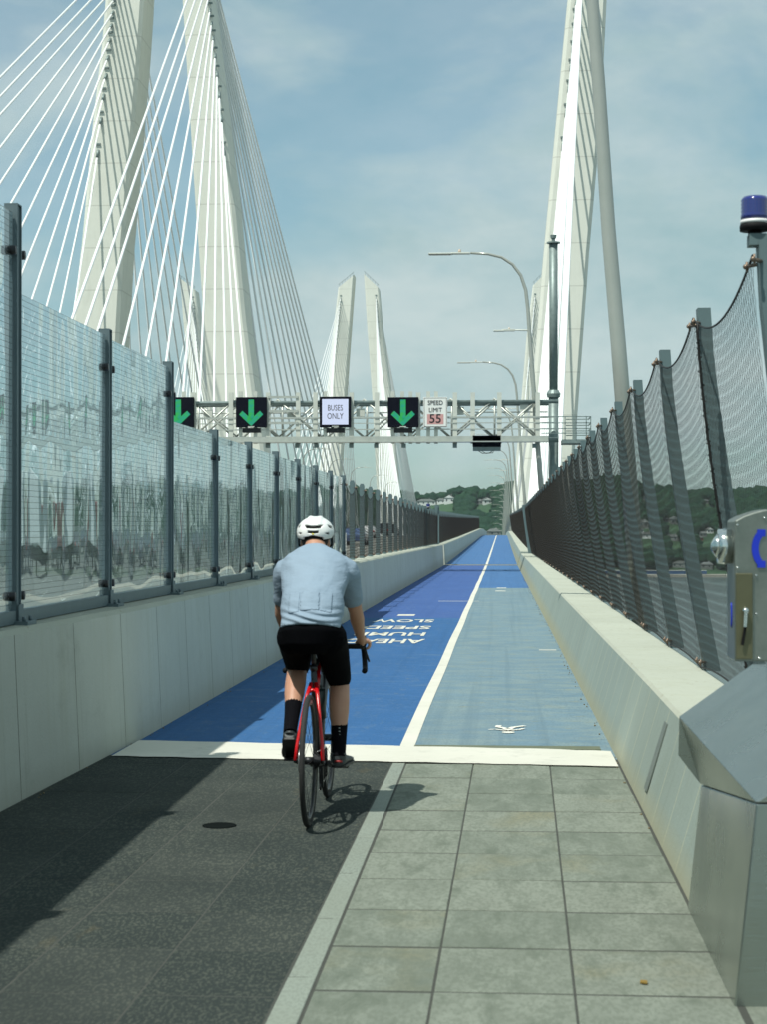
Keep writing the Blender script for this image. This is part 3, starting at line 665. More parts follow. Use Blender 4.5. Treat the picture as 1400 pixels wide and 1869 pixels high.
# ------------------------------------------------------------------ street lamps
def lamp_pts():
    raw = [(984, 850), (978, 780), (972, 690), (966, 610), (963, 565), (959, 530), (950, 503), (935, 483), (915, 470), (890, 464), (858, 462)]
    return [P(x, y, 67.5) for x, y in raw]
LPp = lamp_pts(); base_x = 1.66; LTOP = LPp[-1].z
def make_lamp():
    t = thing('street_lamp', (0, 0, 0), 'x', 'street lamp', 'street lamps along the right edge of the bridge')
    zb = LTOP-12.3
    pts = [Vector((1.83, 0, zb))]+[Vector((p.x, 0, p.z)) for p in LPp]
    pts = [p-Vector((1.83, 0, zb)) for p in pts]
    rr = [.112]+[.098, .092, .085, .078, .072, .068, .062, .058, .054, .05, .048]
    MB().tube(pts, rr, 16).build('pole', M_lamp.m, t)
    e = pts[-1]
    mb = MB(); mb.box(e.x-.75, e.x-.02, -.13, .13, e.z-.045, e.z+.015).box(e.x-1.62, e.x-.7, -.17, .17, e.z-.055, e.z-.005); hd = mb.build('lamp_head', M_bar, t, bevel=.012)
    MB().box(e.x-1.58, e.x-.76, -.14, .14, e.z-.065, e.z-.056).build('lens', plain('lamp_lens', (.12, .14, .15), .2), hd)
    MB().tube([(e.x-.42, 0, e.z+.01), (e.x-.42, 0, e.z+.10)], [.07, .055], 10).ball((e.x-.42, 0, e.z+.1), .055, 8, 5).build('photocell', plain('photocell', (.55, .45, .36), .6), hd)
    a = P(963, 603, 67.5); z2 = a.z-zb; x2 = a.x-1.83
    mb = MB(); mb.tube([(x2, 0, z2), (x2-.6, 0, z2+.02)], .03, 8).box(x2-1.0, x2-.5, -.09, .09, z2-.03, z2+.05).box(x2-1.32, x2-.9, -.12, .12, z2-.04, z2+.015); h2 = mb.build('path_light', M_bar, t, bevel=.008)
    MB().tube([(x2-.72, 0, z2+.05), (x2-.72, 0, z2+.11)], .04, 8).build('photocell', plain('photocell2', (.7, .6, .5), .6), h2)
    MB().tube([(0, 0, -.02), (0, 0, .08)], .2, 12, smooth=False).build('base_flange', M_galv.m, t)
    return t, zb
lamp, lzb = make_lamp()
heads = [22.5+45*i for i in range(18)]
hz = {22.5: 10.5, 67.5: 10.5, 112.5: 10.5, 157.5: 10.5, 202.5: 10.6, 247.5: 10.8, 292.5: 11.0, 337.5: 11.1, 382.5: 11.0, 427.5: 10.5, 472.5: 9.6, 517.5: 8.5, 562.5: 6.9, 607.5: 5.3, 652.5: 3.5, 697.5: 1.1, 742.5: -1.0, 787.5: -3.4}
ordn = ['nearest', 'second', 'third', 'fourth', 'fifth', 'sixth', 'seventh', 'eighth', 'ninth', 'tenth', 'eleventh', 'twelfth', 'thirteenth', 'fourteenth', 'fifteenth', 'sixteenth', 'seventeenth', 'farthest']
for i, y in enumerate(heads):
    o = lamp if i == 0 else copy_tree(lamp)
    o.location = (1.83+gx(y)*.6, y, hz[y]-12.3)
    o['label'] = ('thick silver lamp post just behind the right netting, its top out of the picture' if i == 0 else
        'curved silver lamp with two heads, %s of the right hand row' % ordn[i])
for i, (px, py, Y) in enumerate(((600, 819, 237), (600, 838, 274), (636, 853, 314), (665, 867, 361), (690, 880, 408))):
    o = copy_tree(lamp); o.location = (-27.5, Y, P(px, py, Y).z-12.3); o.rotation_euler.z = math.pi
    o['group'] = 'street lamps on the left side of the road'; o['label'] = 'small curved lamp post behind the left netting, arm to the right, %s of its row' % ordn[i]

# ------------------------------------------------------------------ towers and stay cables
YN, YF = 229.0, 595.0
def tower(name, label, Y, levels, D, ztop_cut, cables):
    """levels: (py, left px, front-right px) of the front face at distance Y, from low to high; the shaft is D deep"""
    c0 = P((levels[0][1]+levels[0][2])/2, levels[0][0], Y)
    t = thing(name, (c0.x, Y, gz(Y)), label, 'bridge tower', 'concrete towers of the cable stayed bridge'); o0 = Vector(t.location)
    rings = []
    lv = list(levels)
    a, b = lv[0], lv[1]; k = (ZW-2)
    for (py, l, r) in lv:
        A_, B_ = P(l, py, Y), P(r, py, Y); ch = .45
        rings.append([Vector((A_.x+ch, Y, A_.z)), Vector((B_.x-ch, Y, B_.z)), Vector((B_.x, Y+ch, B_.z)), Vector((B_.x, Y+D-ch, B_.z)), Vector((B_.x-ch, Y+D, B_.z)), Vector((A_.x+ch, Y+D, A_.z)), Vector((A_.x, Y+D-ch, A_.z)), Vector((A_.x, Y+ch, A_.z))])
    r0 = [v.copy() for v in rings[0]]; dz = rings[1][0].z-rings[0][0].z
    low = [v+(v-u)*((rings[0][0].z-(-4))/dz) for v, u in zip(rings[0], rings[1])]
    for v in low: v.z = -4
    foot = [v.copy() for v in low]
    for v in foot: v.z = k
    rings = [foot, low]+rings
    zc_l, zc_r = ztop_cut
    for v in rings[-1]:
        xl = rings[-1][7].x; xr = rings[-1][2].x; v.z = zc_l+(zc_r-zc_l)*(v.x-xl)/(xr-xl)
    mb = MB(); mb.loft([[v-o0 for v in r] for r in rings], smooth=False)
    mb.build('shaft', M_tower.m, t)
    # ledge rail on the slanted top
    xl = rings[-1][7].x; xr = rings[-1][2].x; rb = MB()
    for i in range(6):
        q = (i+.5)/6; x = xl+(xr-xl)*q; z = zc_l+(zc_r-zc_l)*q; rb.bar((x-o0.x, .3, z-o0.z), (x-o0.x, .3, z-o0.z+1.1), .12)
    rb.bar((xl-o0.x, .3, zc_l-o0.z+1.0), (xr-o0.x, .3, zc_r-o0.z+1.0), .1); rb.build('top_rail', M_galvd.m, t)
    Xd, ax, fan_front, fan_back = cables    # deck edge X, anchor x as function of z
    for fan, sgn in ((fan_front, -1), (fan_back, 1)):
        for (yb, za) in fan:
            zbse = gz(yb)-.8; yt = Y-.1 if sgn < 0 else Y+D+.1
            a_ = Vector((Xd, yb, zbse))-o0; b_ = Vector((ax(za), yt, za))-o0
            rc = .13 if sgn < 0 else .15; MB().tube([a_, a_+(b_-a_)*.02, b_], [.20, rc, rc], 8).build('stay_cable', M_cable, t)
            if sgn < 0:
                MB().cbox((b_.x, b_.y+.05, b_.z+.95), (.65, .3, .22)).build('cable_bracket', M_galvd.m, t)
                d_ = (a_-b_).normalized(); MB().tube([b_+d_*-.2, b_+d_*.9], .19, 8).build('cable_socket', M_galvd.m, t)
    return t
ZA = [75.3, 73.3, 71.4, 69.7, 68.0, 66.3, 64.4, 62.1, 59.7, 57.0, 53.9, 49.6]
FB = [100, 104.6, 109, 121, 133, 145, 158, 170, 182, 193.5, 205, 218]
def fans(Y, near):
    if near: return list(zip(FB, ZA)), [(240+12.9*(11-i), ZA[i]) for i in range(12)]
    s = 1.03
    return [(Y-11-12.9*(11-i), ZA[i]*s) for i in range(12)], [(Y+11+11.2*(11-i), ZA[i]*s) for i in range(12)]
def axf(pts, Y):    # anchor x from pixel samples (px,py) at distance Y
    zs = [P(a, b, Y).z for a, b in pts]; xs = [P(a, b, Y).x for a, b in pts]
    o = np.argsort(zs); zs = [zs[i] for i in o]; xs = [xs[i] for i in o]
    k = (xs[-1]-xs[-2])/(zs[-1]-zs[-2])
    return lambda z: xs[-1]+k*(z-zs[-1]) if z > zs[-1] else float(np.interp(z, zs, xs))
ff, fb = fans(YN, 1)
tower('bridge_tower', 'tall near concrete tower leaning left behind the gantry, stays fanning both ways', YN, [(880, 388, 489), (724, 377, 466), (588, 371, 448), (380, 356, 428), (0, 332, 383), (-236, 318, 355)], 7.0, (90, 84), (-30, axf([(370, -85), (379, -15), (388, 62), (399, 163), (403, 206), (408, 266)], YN), ff, fb))
tower('bridge_tower', 'near concrete tower on the right behind a white slab of stays', YN, [(900, 950, 1045), (765, 968, 1054), (460, 993.5, 1076), (223, 1016, 1097), (0, 1037, 1108), (-236, 1060, 1122)], 7.0, (84, 90), (3.1, axf([(1064, -80), (1051, 15), (1047, 79), (1040, 148), (1036, 185), (1028, 266)], YN), ff, fb))
tower('bridge_tower', 'leftmost near concrete tower, leaning right, on the second bridge', YN, [(880, 108, 203), (588, 131, 217), (443, 148, 225), (225, 168, 244), (77, 185, 256), (0, 191, 261), (-236, 212, 272)], 7.5, (84, 90), (-58, axf([(215, -60), (208, 10), (202, 63), (195, 127), (186, 205), (179, 268)], YN), ff, fb))
ff2, fb2 = fans(YF, 0)
tower('bridge_tower', 'far pale concrete tower above the lane arrow sign, slanted top falling to the right', YF, [(903, 688, 729), (720, 679, 714), (634, 673, 703), (595, 670, 697), (522, 664, 691)], 8, (85.8, 81.0), (-30, axf([(686, 543), (692, 640), (697, 710)], YF), ff2, fb2))
tower('bridge_tower', 'far pale concrete tower above the buses sign, slanted top falling to the left', YF, [(865, 583, 621), (711, 597, 631), (638, 604, 636), (524, 617, 646)], 8, (81.2, 85.6), (-58, axf([(622, 543), (615, 610), (607, 694)], YF), ff2, fb2))
tower('bridge_tower', 'far concrete tower half hidden behind the near left tower and its stays', YF, [(880, 360, 395), (703, 345, 375), (588, 334, 363), (527, 328, 356)], 8, (85, 80.8), (-91, axf([(352, 548), (358, 620), (363, 700)], YF), ff2, fb2))
tower('bridge_tower', 'far concrete tower just showing left of the near right tower', YF, [(878, 939, 980), (721, 953, 992), (617, 961.5, 998), (546, 970, 1003), (523, 973, 1004)], 8, (81.3, 87), (3.1, axf([(977, 543), (972, 610), (962, 700)], YF), ff2, fb2))

# ------------------------------------------------------------------ sign gantry
YG = 68.0
gp = P(1011, 960, YG); g = thing('sign_gantry', (gp.x, YG, gz(YG)-.4), 'steel truss gantry carrying lane signs over the road on a round grey post', 'gantry'); og = Vector(g.location)
def G_(px, py, Y=YG): return P(px, py, Y)-og
xl = P(-480, 770, YG).x-og.x
def prel(mb, py, Y, r): a = G_(1020, py, Y); mb.tube([a, Vector((xl, a.y, a.z))], r, 10)
mb = MB(); b0 = G_(1011, 720); mb.tube([(0, 0, -.6), (0, 0, b0.z)], .19, 20); top = G_(1011, 445); mb.tube([(0, 0, b0.z), (0, 0, top.z)], .165, 20)
mb.tube([(0, 0, b0.z-.12), (0, 0, b0.z+.02), (0, 0, b0.z+.16)], [.24, .27, .20], 16, smooth=False); mb.tube([(0,0,top.z), (0,0,top.z+.05)], .26, 16, smooth=False).tube([(0,0,top.z), (0,0,top.z+.22)], .07, 10).tube([(0,0,top.z+.2), (0,0,top.z+.32)], [.11, .13], 10, smooth=False)
mb.build('post', M_galvd.m, g)
mb = MB()
for Y in (YG-.75, YG+.75): prel(mb, 733 if Y < YG else 737, Y, .075); prel(mb, 803 if Y < YG else 800, Y, .10)
mb.build('chords', M_galvd.m, g)
mb = MB(); z0 = G_(0, 803).z; z1 = G_(0, 735).z; nx = 19; x0 = -.6; wseg = (xl-x0)/nx
for i in range(nx):
    a, b = x0+wseg*i, x0+wseg*(i+1)
    for yy in (-.75, .75):
        mb.tube([(a, yy, z0), (b, yy, z1)], .040, 6).tube([(a, yy, z1), (b, yy, z0)], .040, 6)
    mb.tube([(a, -.75, z0), (a, .75, z0)], .04, 6).tube([(a, -.75, z1), (a, .75, z1)], .04, 6).tube([(a, .75, z0), (a, .75, z1)], .045, 6)
    mb.tube([(a, -.75, z0), (b, .75, z0)], .03, 6)
for q in (752, 762): a = G_(1000, q, YG+.75); mb.tube([a, Vector((xl, a.y, a.z))], .028, 6)
mb.build('bracing', M_galv.m, g)
mb = MB(); yf = -.95
for px in (361, 428, 495, 549, 580, 645, 691, 766, 832, 864, 912, 981, 215, 160, 95, 20, -60, -130, -200, -280):
    a = G_(px, 720); b = G_(px, 812); MB().box(a.x-.085, a.x+.085, yf-.05, yf+.05, b.z, a.z).build('upright', M_bar, g)
for px in (445, 472, 598, 625, 720, 737, 752, 784, 798, 318, 343): a = G_(px, 718); b = G_(px, 812); MB().box(a.x-.07, a.x+.07, yf-.02, yf+.06, b.z, a.z).build('upright', M_bar, g)
mb = MB()
a = G_(1000, 803); mb.box(xl, a.x, -1.15, -1.02, a.z-.13, a.z+.10)
mb.box(xl, a.x, -1.45, -.86, a.z-.14, a.z-.10)
for q, r in ((768, .03), (789, .022), (778, .018)): z = G_(0, q).z; mb.bar((xl, -1.0, z), (.0, -1.0, z), r*2)
for q in (731, 756, 777): z = G_(0, q).z; mb.box(G_(495, q).x, G_(549, q).x, -1.04, -.99, z-.045, z+.045)
mb.build('walkway', M_galv.m, g)
mb = MB(); xe = G_(1076, 770).x
for q in (768, 779, 789, 797): z = G_(0, q).z; mb.bar((-.5, -1.1, z), (xe, -1.1, z), .035); mb.bar((xe, -1.1, z), (xe, .6, z), .035); mb.bar((.5, .6, z), (xe, .6, z), .035)
for px in (1030, 1050, 1068, 1076): x = G_(px, 780).x; z = G_(0, 768).z; mb.bar((x, -1.1, G_(0, 808).z), (x, -1.1, z), .035)
mb.box(.3, xe, -1.1, .6, G_(0, 812).z-.05, G_(0, 808).z); mb.build('end_platform', M_galvd.m, g)
mb = MB()
for px, py in ((385, 758), (535, 757), (840, 752), (957, 748), (660, 755)): c = G_(px, py, YG); MB().cbox((c.x, -.6, c.z), (.32, .2, .3)).build('junction_box', M_bar, g)
mb = MB()
for px in (495, 548, 582, 645, 690, 740, 832, 975): c = G_(px, 815); MB().cbox((c.x, -1.05, c.z-.02), (.16, .22, .16)).build('fixing', M_galvd.m, g)
for i, (xa, xb) in enumerate(((500, 560), (830, 880), (970, 1010), (640, 690))):
    pass
M_black = plain('sign_black', (.004, .005, .012), .6, 0, .1, 8, .1)
def emis(name, c, s):
    m = Mat(name, tuple(x*.3 for x in c), .5); 
    m.emit(c, s); return m.m
M_green = Mat('green_led_arrow', (.01, .12, .05), .5)
vv = M_green.n('ShaderNodeTexVoronoi'); vv.inputs['Scale'].default_value = 7; vv.distance = 'CHEBYCHEV'; vv.inputs['Randomness'].default_value = .0
M_green.L.new(M_green.coord((1, 0, 1)), vv.inputs['Vector'])
mg = M_green.n('ShaderNodeMix', data_type='RGBA'); M_green.L.new(M_green.noise(6, 1, .5, (1,1,1), .35, .65), mg.inputs['Factor']); mg.inputs['A'].default_value = (.0, .35, .30, 1); mg.inputs['B'].default_value = (.02, .50, .05, 1)
M_green.L.new(mg.outputs['Result'], M_green.b.inputs['Emission Color']); M_green.b.inputs['Emission Strength'].default_value = .55
ysg = YG-1.15
def sign_box(px0, px1, py0, py1, name, label, cat, group=None, face=None, mbox=M_black, depth=.16):
    a = P(px0, py1, ysg); b = P(px1, py0, ysg); c = Vector(((a.x+b.x)/2, ysg, (a.z+b.z)/2)); t = thing(name, c, label, cat, group)
    w_, h_ = b.x-a.x, b.z-a.z
    MB().box(-w_/2, w_/2, .0, depth, -h_/2, h_/2).build('housing', mbox, t, bevel=.01)
    return t, w_, h_
for i, (px, lb) in enumerate(((42, 'lane sign with a green arrow seen through the glass screen'), (325, 'green down arrow lane sign half cut off by the glass screen'), (458, 'green down arrow lane sign left of the buses only sign'), (736, 'green down arrow lane sign beside the speed limit sign'))):
    t, w_, h_ = sign_box(px-28, px+28, 725, 780, 'lane_arrow_sign', lb, 'lane sign', 'lane arrow signs on the gantry')
    s = w_/56.; mb = MB()
    def q(x, y): return Vector((x*s, -.006, y*s))
    mb.prism([q(-5, 23), q(5, 23), q(5, -8), q(-5, -8)], (0, .01, 0))
    mb.prism([q(0, -25), q(22, -4), q(16, 2.5), q(0, -12)], (0, .01, 0)); mb.prism([q(0, -25), q(0, -12), q(-16, 2.5), q(-22, -4)], (0, .01, 0)); mb.prism([q(-5, -8), q(5, -8), q(0, -14.)], (0, .01, 0))
    mb.build('arrow', M_green.m, t)
    MB().cbox((0, -.004, -26.2*s), (12*s, .012, 1.5*s)).build('name_plate', M_bar, t)
    MB().box(-.35, .35, .12, .3, -h_/2-.2, -h_/2-.02).build('bracket', M_blackm, t)
def front_text(s, size, mat, parent, x, z, sx=1, y=-.012, off=0, name='lettering'):
    me = text_mb(s, size, .002, sx, off=off); mb = MB(); add_mesh(mb, me, Matrix.Translation((x, y, z)) @ Matrix.Rotation(math.pi/2, 4, 'X')); return mb.build(name, mat, parent)
t, w_, h_ = sign_box(583, 640, 724, 780, 'buses_sign', 'lit pale sign reading BUSES ONLY on the gantry', 'bus lane sign')
s = w_/57; MB().box(-24*s, 24*s, -.006, .004, -23*s, 23.5*s).build('lit_panel', emis('lit_panel_white', (.60, .66, .86), .78), t)
M_ink = plain('sign_ink', (.01, .01, .015), .6)
front_text('BUSES', 15*s, M_ink, t, 0, 7*s, .70, off=.0); front_text('ONLY', 15*s, M_ink, t, 0, -8*s, .74, off=.0)
MB().cbox((0, -.004, -26*s), (12*s, .012, 1.5*s)).build('name_plate', M_bar, t); MB().box(-.35, .35, .12, .3, -h_/2-.2, -h_/2-.02).build('bracket', M_blackm, t)
t, w_, h_ = sign_box(773, 817, 725, 780, 'speed_limit_sign', 'white speed limit 55 sign on the gantry', 'speed sign', None, None, plain('sign_white', (.78, .79, .76), .5, 0, .03), .05)
s = w_/44
rim = MB(); 
for (x0_, x1_, z0_, z1_) in ((-20.6, 20.6, 25.6, 26.4), (-20.6, 20.6, -26.4, -25.6), (-20.6, -19.8, -26.4, 26.4), (19.8, 20.6, -26.4, 26.4)): rim.box(x0_*s, x1_*s, -.004, .002, z0_*s, z1_*s)
rim.build('border', M_ink, t)
front_text('SPEED', 11.5*s, M_ink, t, 0, 17*s, .90, off=0); front_text('LIMIT', 11.5*s, M_ink, t, 0, 3.8*s, .90, off=0)
MB().box(-15*s, 15*s, -.004, .003, -22*s, -3.5*s).build('number_panel', emis('number_panel', (.62, .36, .34), .55), t); front_text('55', 23*s, M_ink, t, 0, -12.5*s, 1.0, off=.006)
t, w_, h_ = sign_box(863, 915, 795, 815, 'display_board', 'black message display box hung under the gantry above the path', 'display board', None, None, M_black, .5)
MB().box(-w_/2*.98, w_/2*.98, .02, .42, -h_/2-.16, -h_/2-.02).build('lower_housing', M_galvd.m, t); mb = MB()
for k in (0, .12): mb.tube([(-w_*.35+k, .1, -h_/2-.12), (-w_*.15+k, .1, -h_/2-.26), (w_*.1+k, .1, -h_/2-.24), (w_*.25, .1, -h_/2-.12)], .014, 6)
mb.build('cables', M_dark, t)

# ------------------------------------------------------------------ far shore: terrain, wood, houses
pxs = [-2500, -1200, -100, 0, 330, 650, 760, 800, 850, 880, 905, 940, 1000, 1125, 1150, 1180, 1230, 1300, 1400, 1500, 2200, 3200]
pys = [880, 884, 885, 880, 884, 896, 906, 908, 900, 896, 893, 889, 884, 879, 882, 892, 899, 902, 897, 893, 885, 880]
def ridge(az): px = VX+F*math.tan(az); return (VY-float(np.interp(px, pxs, pys)))/F*1870-7+4*mnoise.noise((az*60, 0, 0))
def terr(r, az):
    R0 = 1640+12*mnoise.noise((az*25, 3, 0)); zt = ridge(az); s = max(0, min(1, (r-R0)/(1870-R0)))
    z = (ZW+1.5)+(zt-ZW-1.5)*s
    if r > 1870: z = zt-(r-1870)*.08
    if r < R0: z = ZW+1.5-(R0-r)*.25
    return z+3*mnoise.noise((r*.012, az*30, 1))*s
vs = []; fs = []; AZ = [R(-30+64*i/260) for i in range(261)]; RR = [1600, 1628, 1640, 1650]+[1665+16*i for i in range(32)]
for a in AZ:
    for r in RR: vs.append((r*math.tan(a) if abs(a) < R(3) else r*math.sin(a)/math.cos(0)*1.0 if False else r*math.tan(a)*1.0, r, terr(r, a)))
nR = len(RR)
for i in range(len(AZ)-1):
    for j in range(nR-1): fs.append((i*nR+j, (i+1)*nR+j, (i+1)*nR+j+1, i*nR+j+1))
me = bpy.data.meshes.new('hills'); me.from_pydata(vs, [], fs); me.update()
M_soil = Mat('hill_undergrowth', (.020, .062, .030), .9); M_soil.mixc(M_soil.noise(.05, 5), (.035, .085, .03), .8)
tag(link('hills', me, M_soil.m), kind='structure')
houses = []
def hill_at(px, py):   # walk out along a ray until it meets the hillside
    d = P(px, py, 1.0)
    for i in range(900):
        r = 1600+i*.7; p = d*r
        if p.z <= terr(r, math.atan(d.x)): return Vector((p.x, r, terr(r, math.atan(d.x))))
    r = max(range(1650, 1960, 4), key=lambda q: terr(q, math.atan(d.x))/q); return Vector((d.x*r, r, terr(r, math.atan(d.x))))
HS = [(778, 918, 26, 9, 7, 'white', 'long white house with a wide pale roof on the hill crest, behind the blue beacon'),
      (806, 917, 11, 8, 6, 'white', 'low white wing of the middle crest house'), (821, 917, 13, 10, 10, 'white', 'tall white gabled house in the middle of the hill crest'),
      (889, 919, 12, 9, 8, 'white', 'white gabled house on the hill crest nearest the street lamps'), (876, 919, 8, 8, 6, 'pale', 'small grey roofed house left of the right crest house'),
      (1172, 961, 17, 10, 9, 'pale', 'broad tan house on the far hillside, uppermost of the left cluster behind the netting'), (1168, 971, 8, 8, 6, 'white', 'small white house just below the broad tan one'),
      (1180, 981, 19, 9, 7, 'white', 'low white house with a hipped roof, lowest of the left hillside cluster'), (1230, 955, 11, 9, 9, 'pale', 'grey house on the hillside under the rust coloured tree'),
      (1228, 985, 16, 9, 7, 'pale', 'grey flat fronted house in the middle of the far hillside'), (1283, 978, 9, 8, 6, 'pale', 'grey house on the hillside left of the chrome button'),
      (1295, 972, 8, 7, 7, 'white', 'small white house on the hillside right beside the chrome button'), (1277, 985, 7, 7, 5, 'red', 'small red walled house low on the hillside'),
      (1178, 912, 9, 8, 5, 'pale', 'tiny pale house high on the hill behind the netting'), (1288, 918, 9, 8, 5, 'pale', 'tiny pale house high on the hill near the lacing cord'),
      (1215, 951, 6, 6, 5, 'pale', 'tiny house between trees left of the grey hillside house'), (1248, 1034, 26, 10, 7, 'pale', 'grey waterside building with a shallow roof above the railway'),
      (1290, 1036, 14, 9, 7, 'pale', 'small waterside building above the railway near the phone box'), (902, 972, 13, 9, 7, 'pale', 'white building where the path disappears over the crest')]
HW = {'white': plain('white_siding', (.62, .65, .64), .7, 0, .05, .5), 'pale': plain('pale_siding', (.17, .19, .18), .7, 0, .1, .5), 'red': plain('red_siding', (.28, .06, .05), .7)}
M_roof = plain('grey_shingle', (.11, .125, .12), .9, 0, .2, .6); M_win = plain('house_window', (.03, .04, .05), .2)
for (px, py, w_, dp, h_, kc, lb) in HS:
    w_ *= .8; h_ *= .85; dp *= .9
    c = hill_at(px, py) if px != 902 else Vector((P(902, 972, 1500).x, 1500, P(902, 976, 1500).z))
    t = thing('house', (c.x, c.y, c.z-.5), lb, 'house', 'houses on the far shore', rz=random.uniform(-.3, .3)); houses.append(c)
    wh = h_*.58
    MB().box(-w_/2, w_/2, -dp/2, dp/2, -3, wh).build('walls', HW[kc], t)
    mb = MB()
    if px in (821, 889, 1230, 1295): mb.prism([(-w_/2-.5, -dp/2-.5, wh), (w_/2+.5, -dp/2-.5, wh), (0, -dp/2-.5, h_)], (0, dp+1, 0)); rf = mb.build('roof', M_roof, t); MB().prism([(-w_/2+.2, -dp/2-.7, wh+.1), (w_/2-.2, -dp/2-.7, wh+.1), (0, -dp/2-.7, h_-.5)], (0, .18, 0)).build('gable', HW[kc], t)
    else:
        mb.add([(-w_/2-.6, -dp/2-.6, wh), (w_/2+.6, -dp/2-.6, wh), (w_/2+.6, dp/2+.6, wh), (-w_/2-.6, dp/2+.6, wh), (-w_/4, 0, h_), (w_/4, 0, h_)], [(0,1,5,4), (2,3,4,5), (1,2,5), (3,0,4), (3,2,1,0)], False); rf = mb.build('roof', M_roof, t)
    if w_ > 10: MB().box(w_*.15, w_*.15+1, 0, 1, wh, h_+1.0).build('chimney', HW['pale'], rf)
    n = max(2, int(w_/4.5))
    for i in range(n): x = -w_/2+w_*(i+.5)/n; MB().box(x-.7, x+.7, -dp/2-.05, -dp/2+.05, wh*.3, wh*.75).build('window', M_win, t)
# trees of the far wood: one mass
import bmesh
bmi = bmesh.new(); bmesh.ops.create_icosphere(bmi, subdivisions=2, radius=1)
bv = np.array([v.co[:] for v in bmi.verts]); bf = np.array([[v.index for v in f.verts] for f in bmi.faces]); bmi.free()
V = []; FF = []; RN = []; off = 0; cnt = 0
hp = np.array([[h.x, h.y] for h in houses]); hw = np.array([h[2]*.5+3.5 for h in HS])
for i in range(26000):
    az = R(random.uniform(-24, 27)) if i > 9000 else R(random.uniform(-5, 12))
    r = random.uniform(1655, 1930); x = r*math.tan(az)
    if len(hp):
        dx = hp[:, 0]-x; dy = hp[:, 1]-r
        if np.any((np.abs(dx) < hw) & (dy < 58) & (dy > -8)): continue
    if i > 14000 and r > 1800: continue
    z = terr(r, az); s = random.uniform(3.6, 6.2)*(1.25 if random.random() < .15 else 1); rn = random.random(); cnt += 1
    for b in range(3):
        ox, oy, oz = (0, 0, s*.9) if b == 0 else (random.uniform(-.6, .6)*s, random.uniform(-.5, .5)*s, s*random.uniform(.6, 1.35))
        q = s*(1 if b == 0 else random.uniform(.55, .8)); jit = 1+np.random.uniform(-.34, .34, (len(bv), 1))
        V.append(bv*jit*np.array([q, q, q*random.uniform(.8, 1.1)])+np.array([x+ox, r+oy, z+oz])); FF.append(bf+off); off += len(bv); RN.append(np.full(len(bf), rn))
V = np.concatenate(V); FF = np.concatenate(FF); RN = np.concatenate(RN)
me = bpy.data.meshes.new('wood'); me.vertices.add(len(V)); me.vertices.foreach_set('co', V.ravel().astype(np.float32)); me.loops.add(FF.size); me.loops.foreach_set('vertex_index', FF.ravel().astype(np.int32))
me.polygons.add(len(FF)); me.polygons.foreach_set('loop_start', np.arange(0, FF.size, 3, dtype=np.int32)); me.polygons.foreach_set('loop_total', np.full(len(FF), 3, dtype=np.int32)); me.update(calc_edges=True)
a = me.attributes.new('rnd', 'FLOAT', 'FACE'); a.data.foreach_set('value', RN.astype(np.float32))
M_wood = Mat('foliage', (.013, .060, .036), .85, 0, .2); M_wood.mixc(M_wood.attr('rnd'), (.030, .098, .040), 1); M_wood.mixc(M_wood.noise(.006, 4, .6), (.014, .055, .030), .7); M_wood.mixc(M_wood.noise(.5, 4, .7, (1,1,1), .4, .7), (.010, .036, .016), .6); M_wood.bump(M_wood.noise(.9, 4, .7), 1.2, 1)
o = link('wood', me, M_wood.m); tag(o, 'dense green wood covering the hills of the far shore', 'wood', kind='stuff')
# rust coloured tree
c = hill_at(1225, 943)
t = thing('tree', c, 'rust coloured tree standing out on the far hillside behind the netting', 'tree'); mb = MB()
for k in range(5): mb.ball((random.uniform(-2, 2), random.uniform(-2, 2), 6+random.uniform(-2, 3)), random.uniform(2, 3.2), 8, 6)
mb.build('crown', plain('rust_foliage', (.16, .06, .03), .9), t); MB().tube([(0,0,-2), (0,0,6)], [.4, .2], 6).build('trunk', M_roof, t)
# shore railway: embankment and a long blue train
mb = MB(); xs0, xs1 = P(1000, 1045, 1628).x, P(1420, 1045, 1628).x
mb.box(xs0, xs1, 1612, 1636, ZW-1, ZW+2.2); tag(mb.build('embankment', concrete('riprap', (.38, .37, .32)).m), 'low stone embankment along the far shoreline under the railway', 'embankment')
t = thing('train', (P(1290, 1045, 1618).x, 1618, ZW+2.2), 'long dark blue train with pale roof on the far shore, seen through the netting', 'train')
for k in range(9):
    x = -k*19
    MB().box(x-18.4, x, -1.5, 1.5, .5, 3.4).build('carriage', plain('train_blue', (.02, .07, .17), .4) if k == 0 else bpy.data.materials['train_blue'], t)
    MB().box(x-18.2, x-.2, -1.4, 1.4, 3.41, 4.2).build('roof', M_bar, t)

# the air between the viewer and the far shore
hm = bpy.data.materials.new('haze_air'); hm.use_nodes = True; hm.node_tree.nodes.clear()
ho = hm.node_tree.nodes.new('ShaderNodeOutputMaterial'); hv = hm.node_tree.nodes.new('ShaderNodeVolumePrincipled'); hv.inputs['Density'].default_value = .00005; hv.inputs['Color'].default_value = (.80, .93, 1, 1); hv.inputs['Anisotropy'].default_value = .2
hm.node_tree.links.new(hv.outputs[0], ho.inputs['Volume'])
tag(MB().box(-4600, 4600, -1600, 5300, ZW-60, 112).build('haze', hm), kind='stuff')

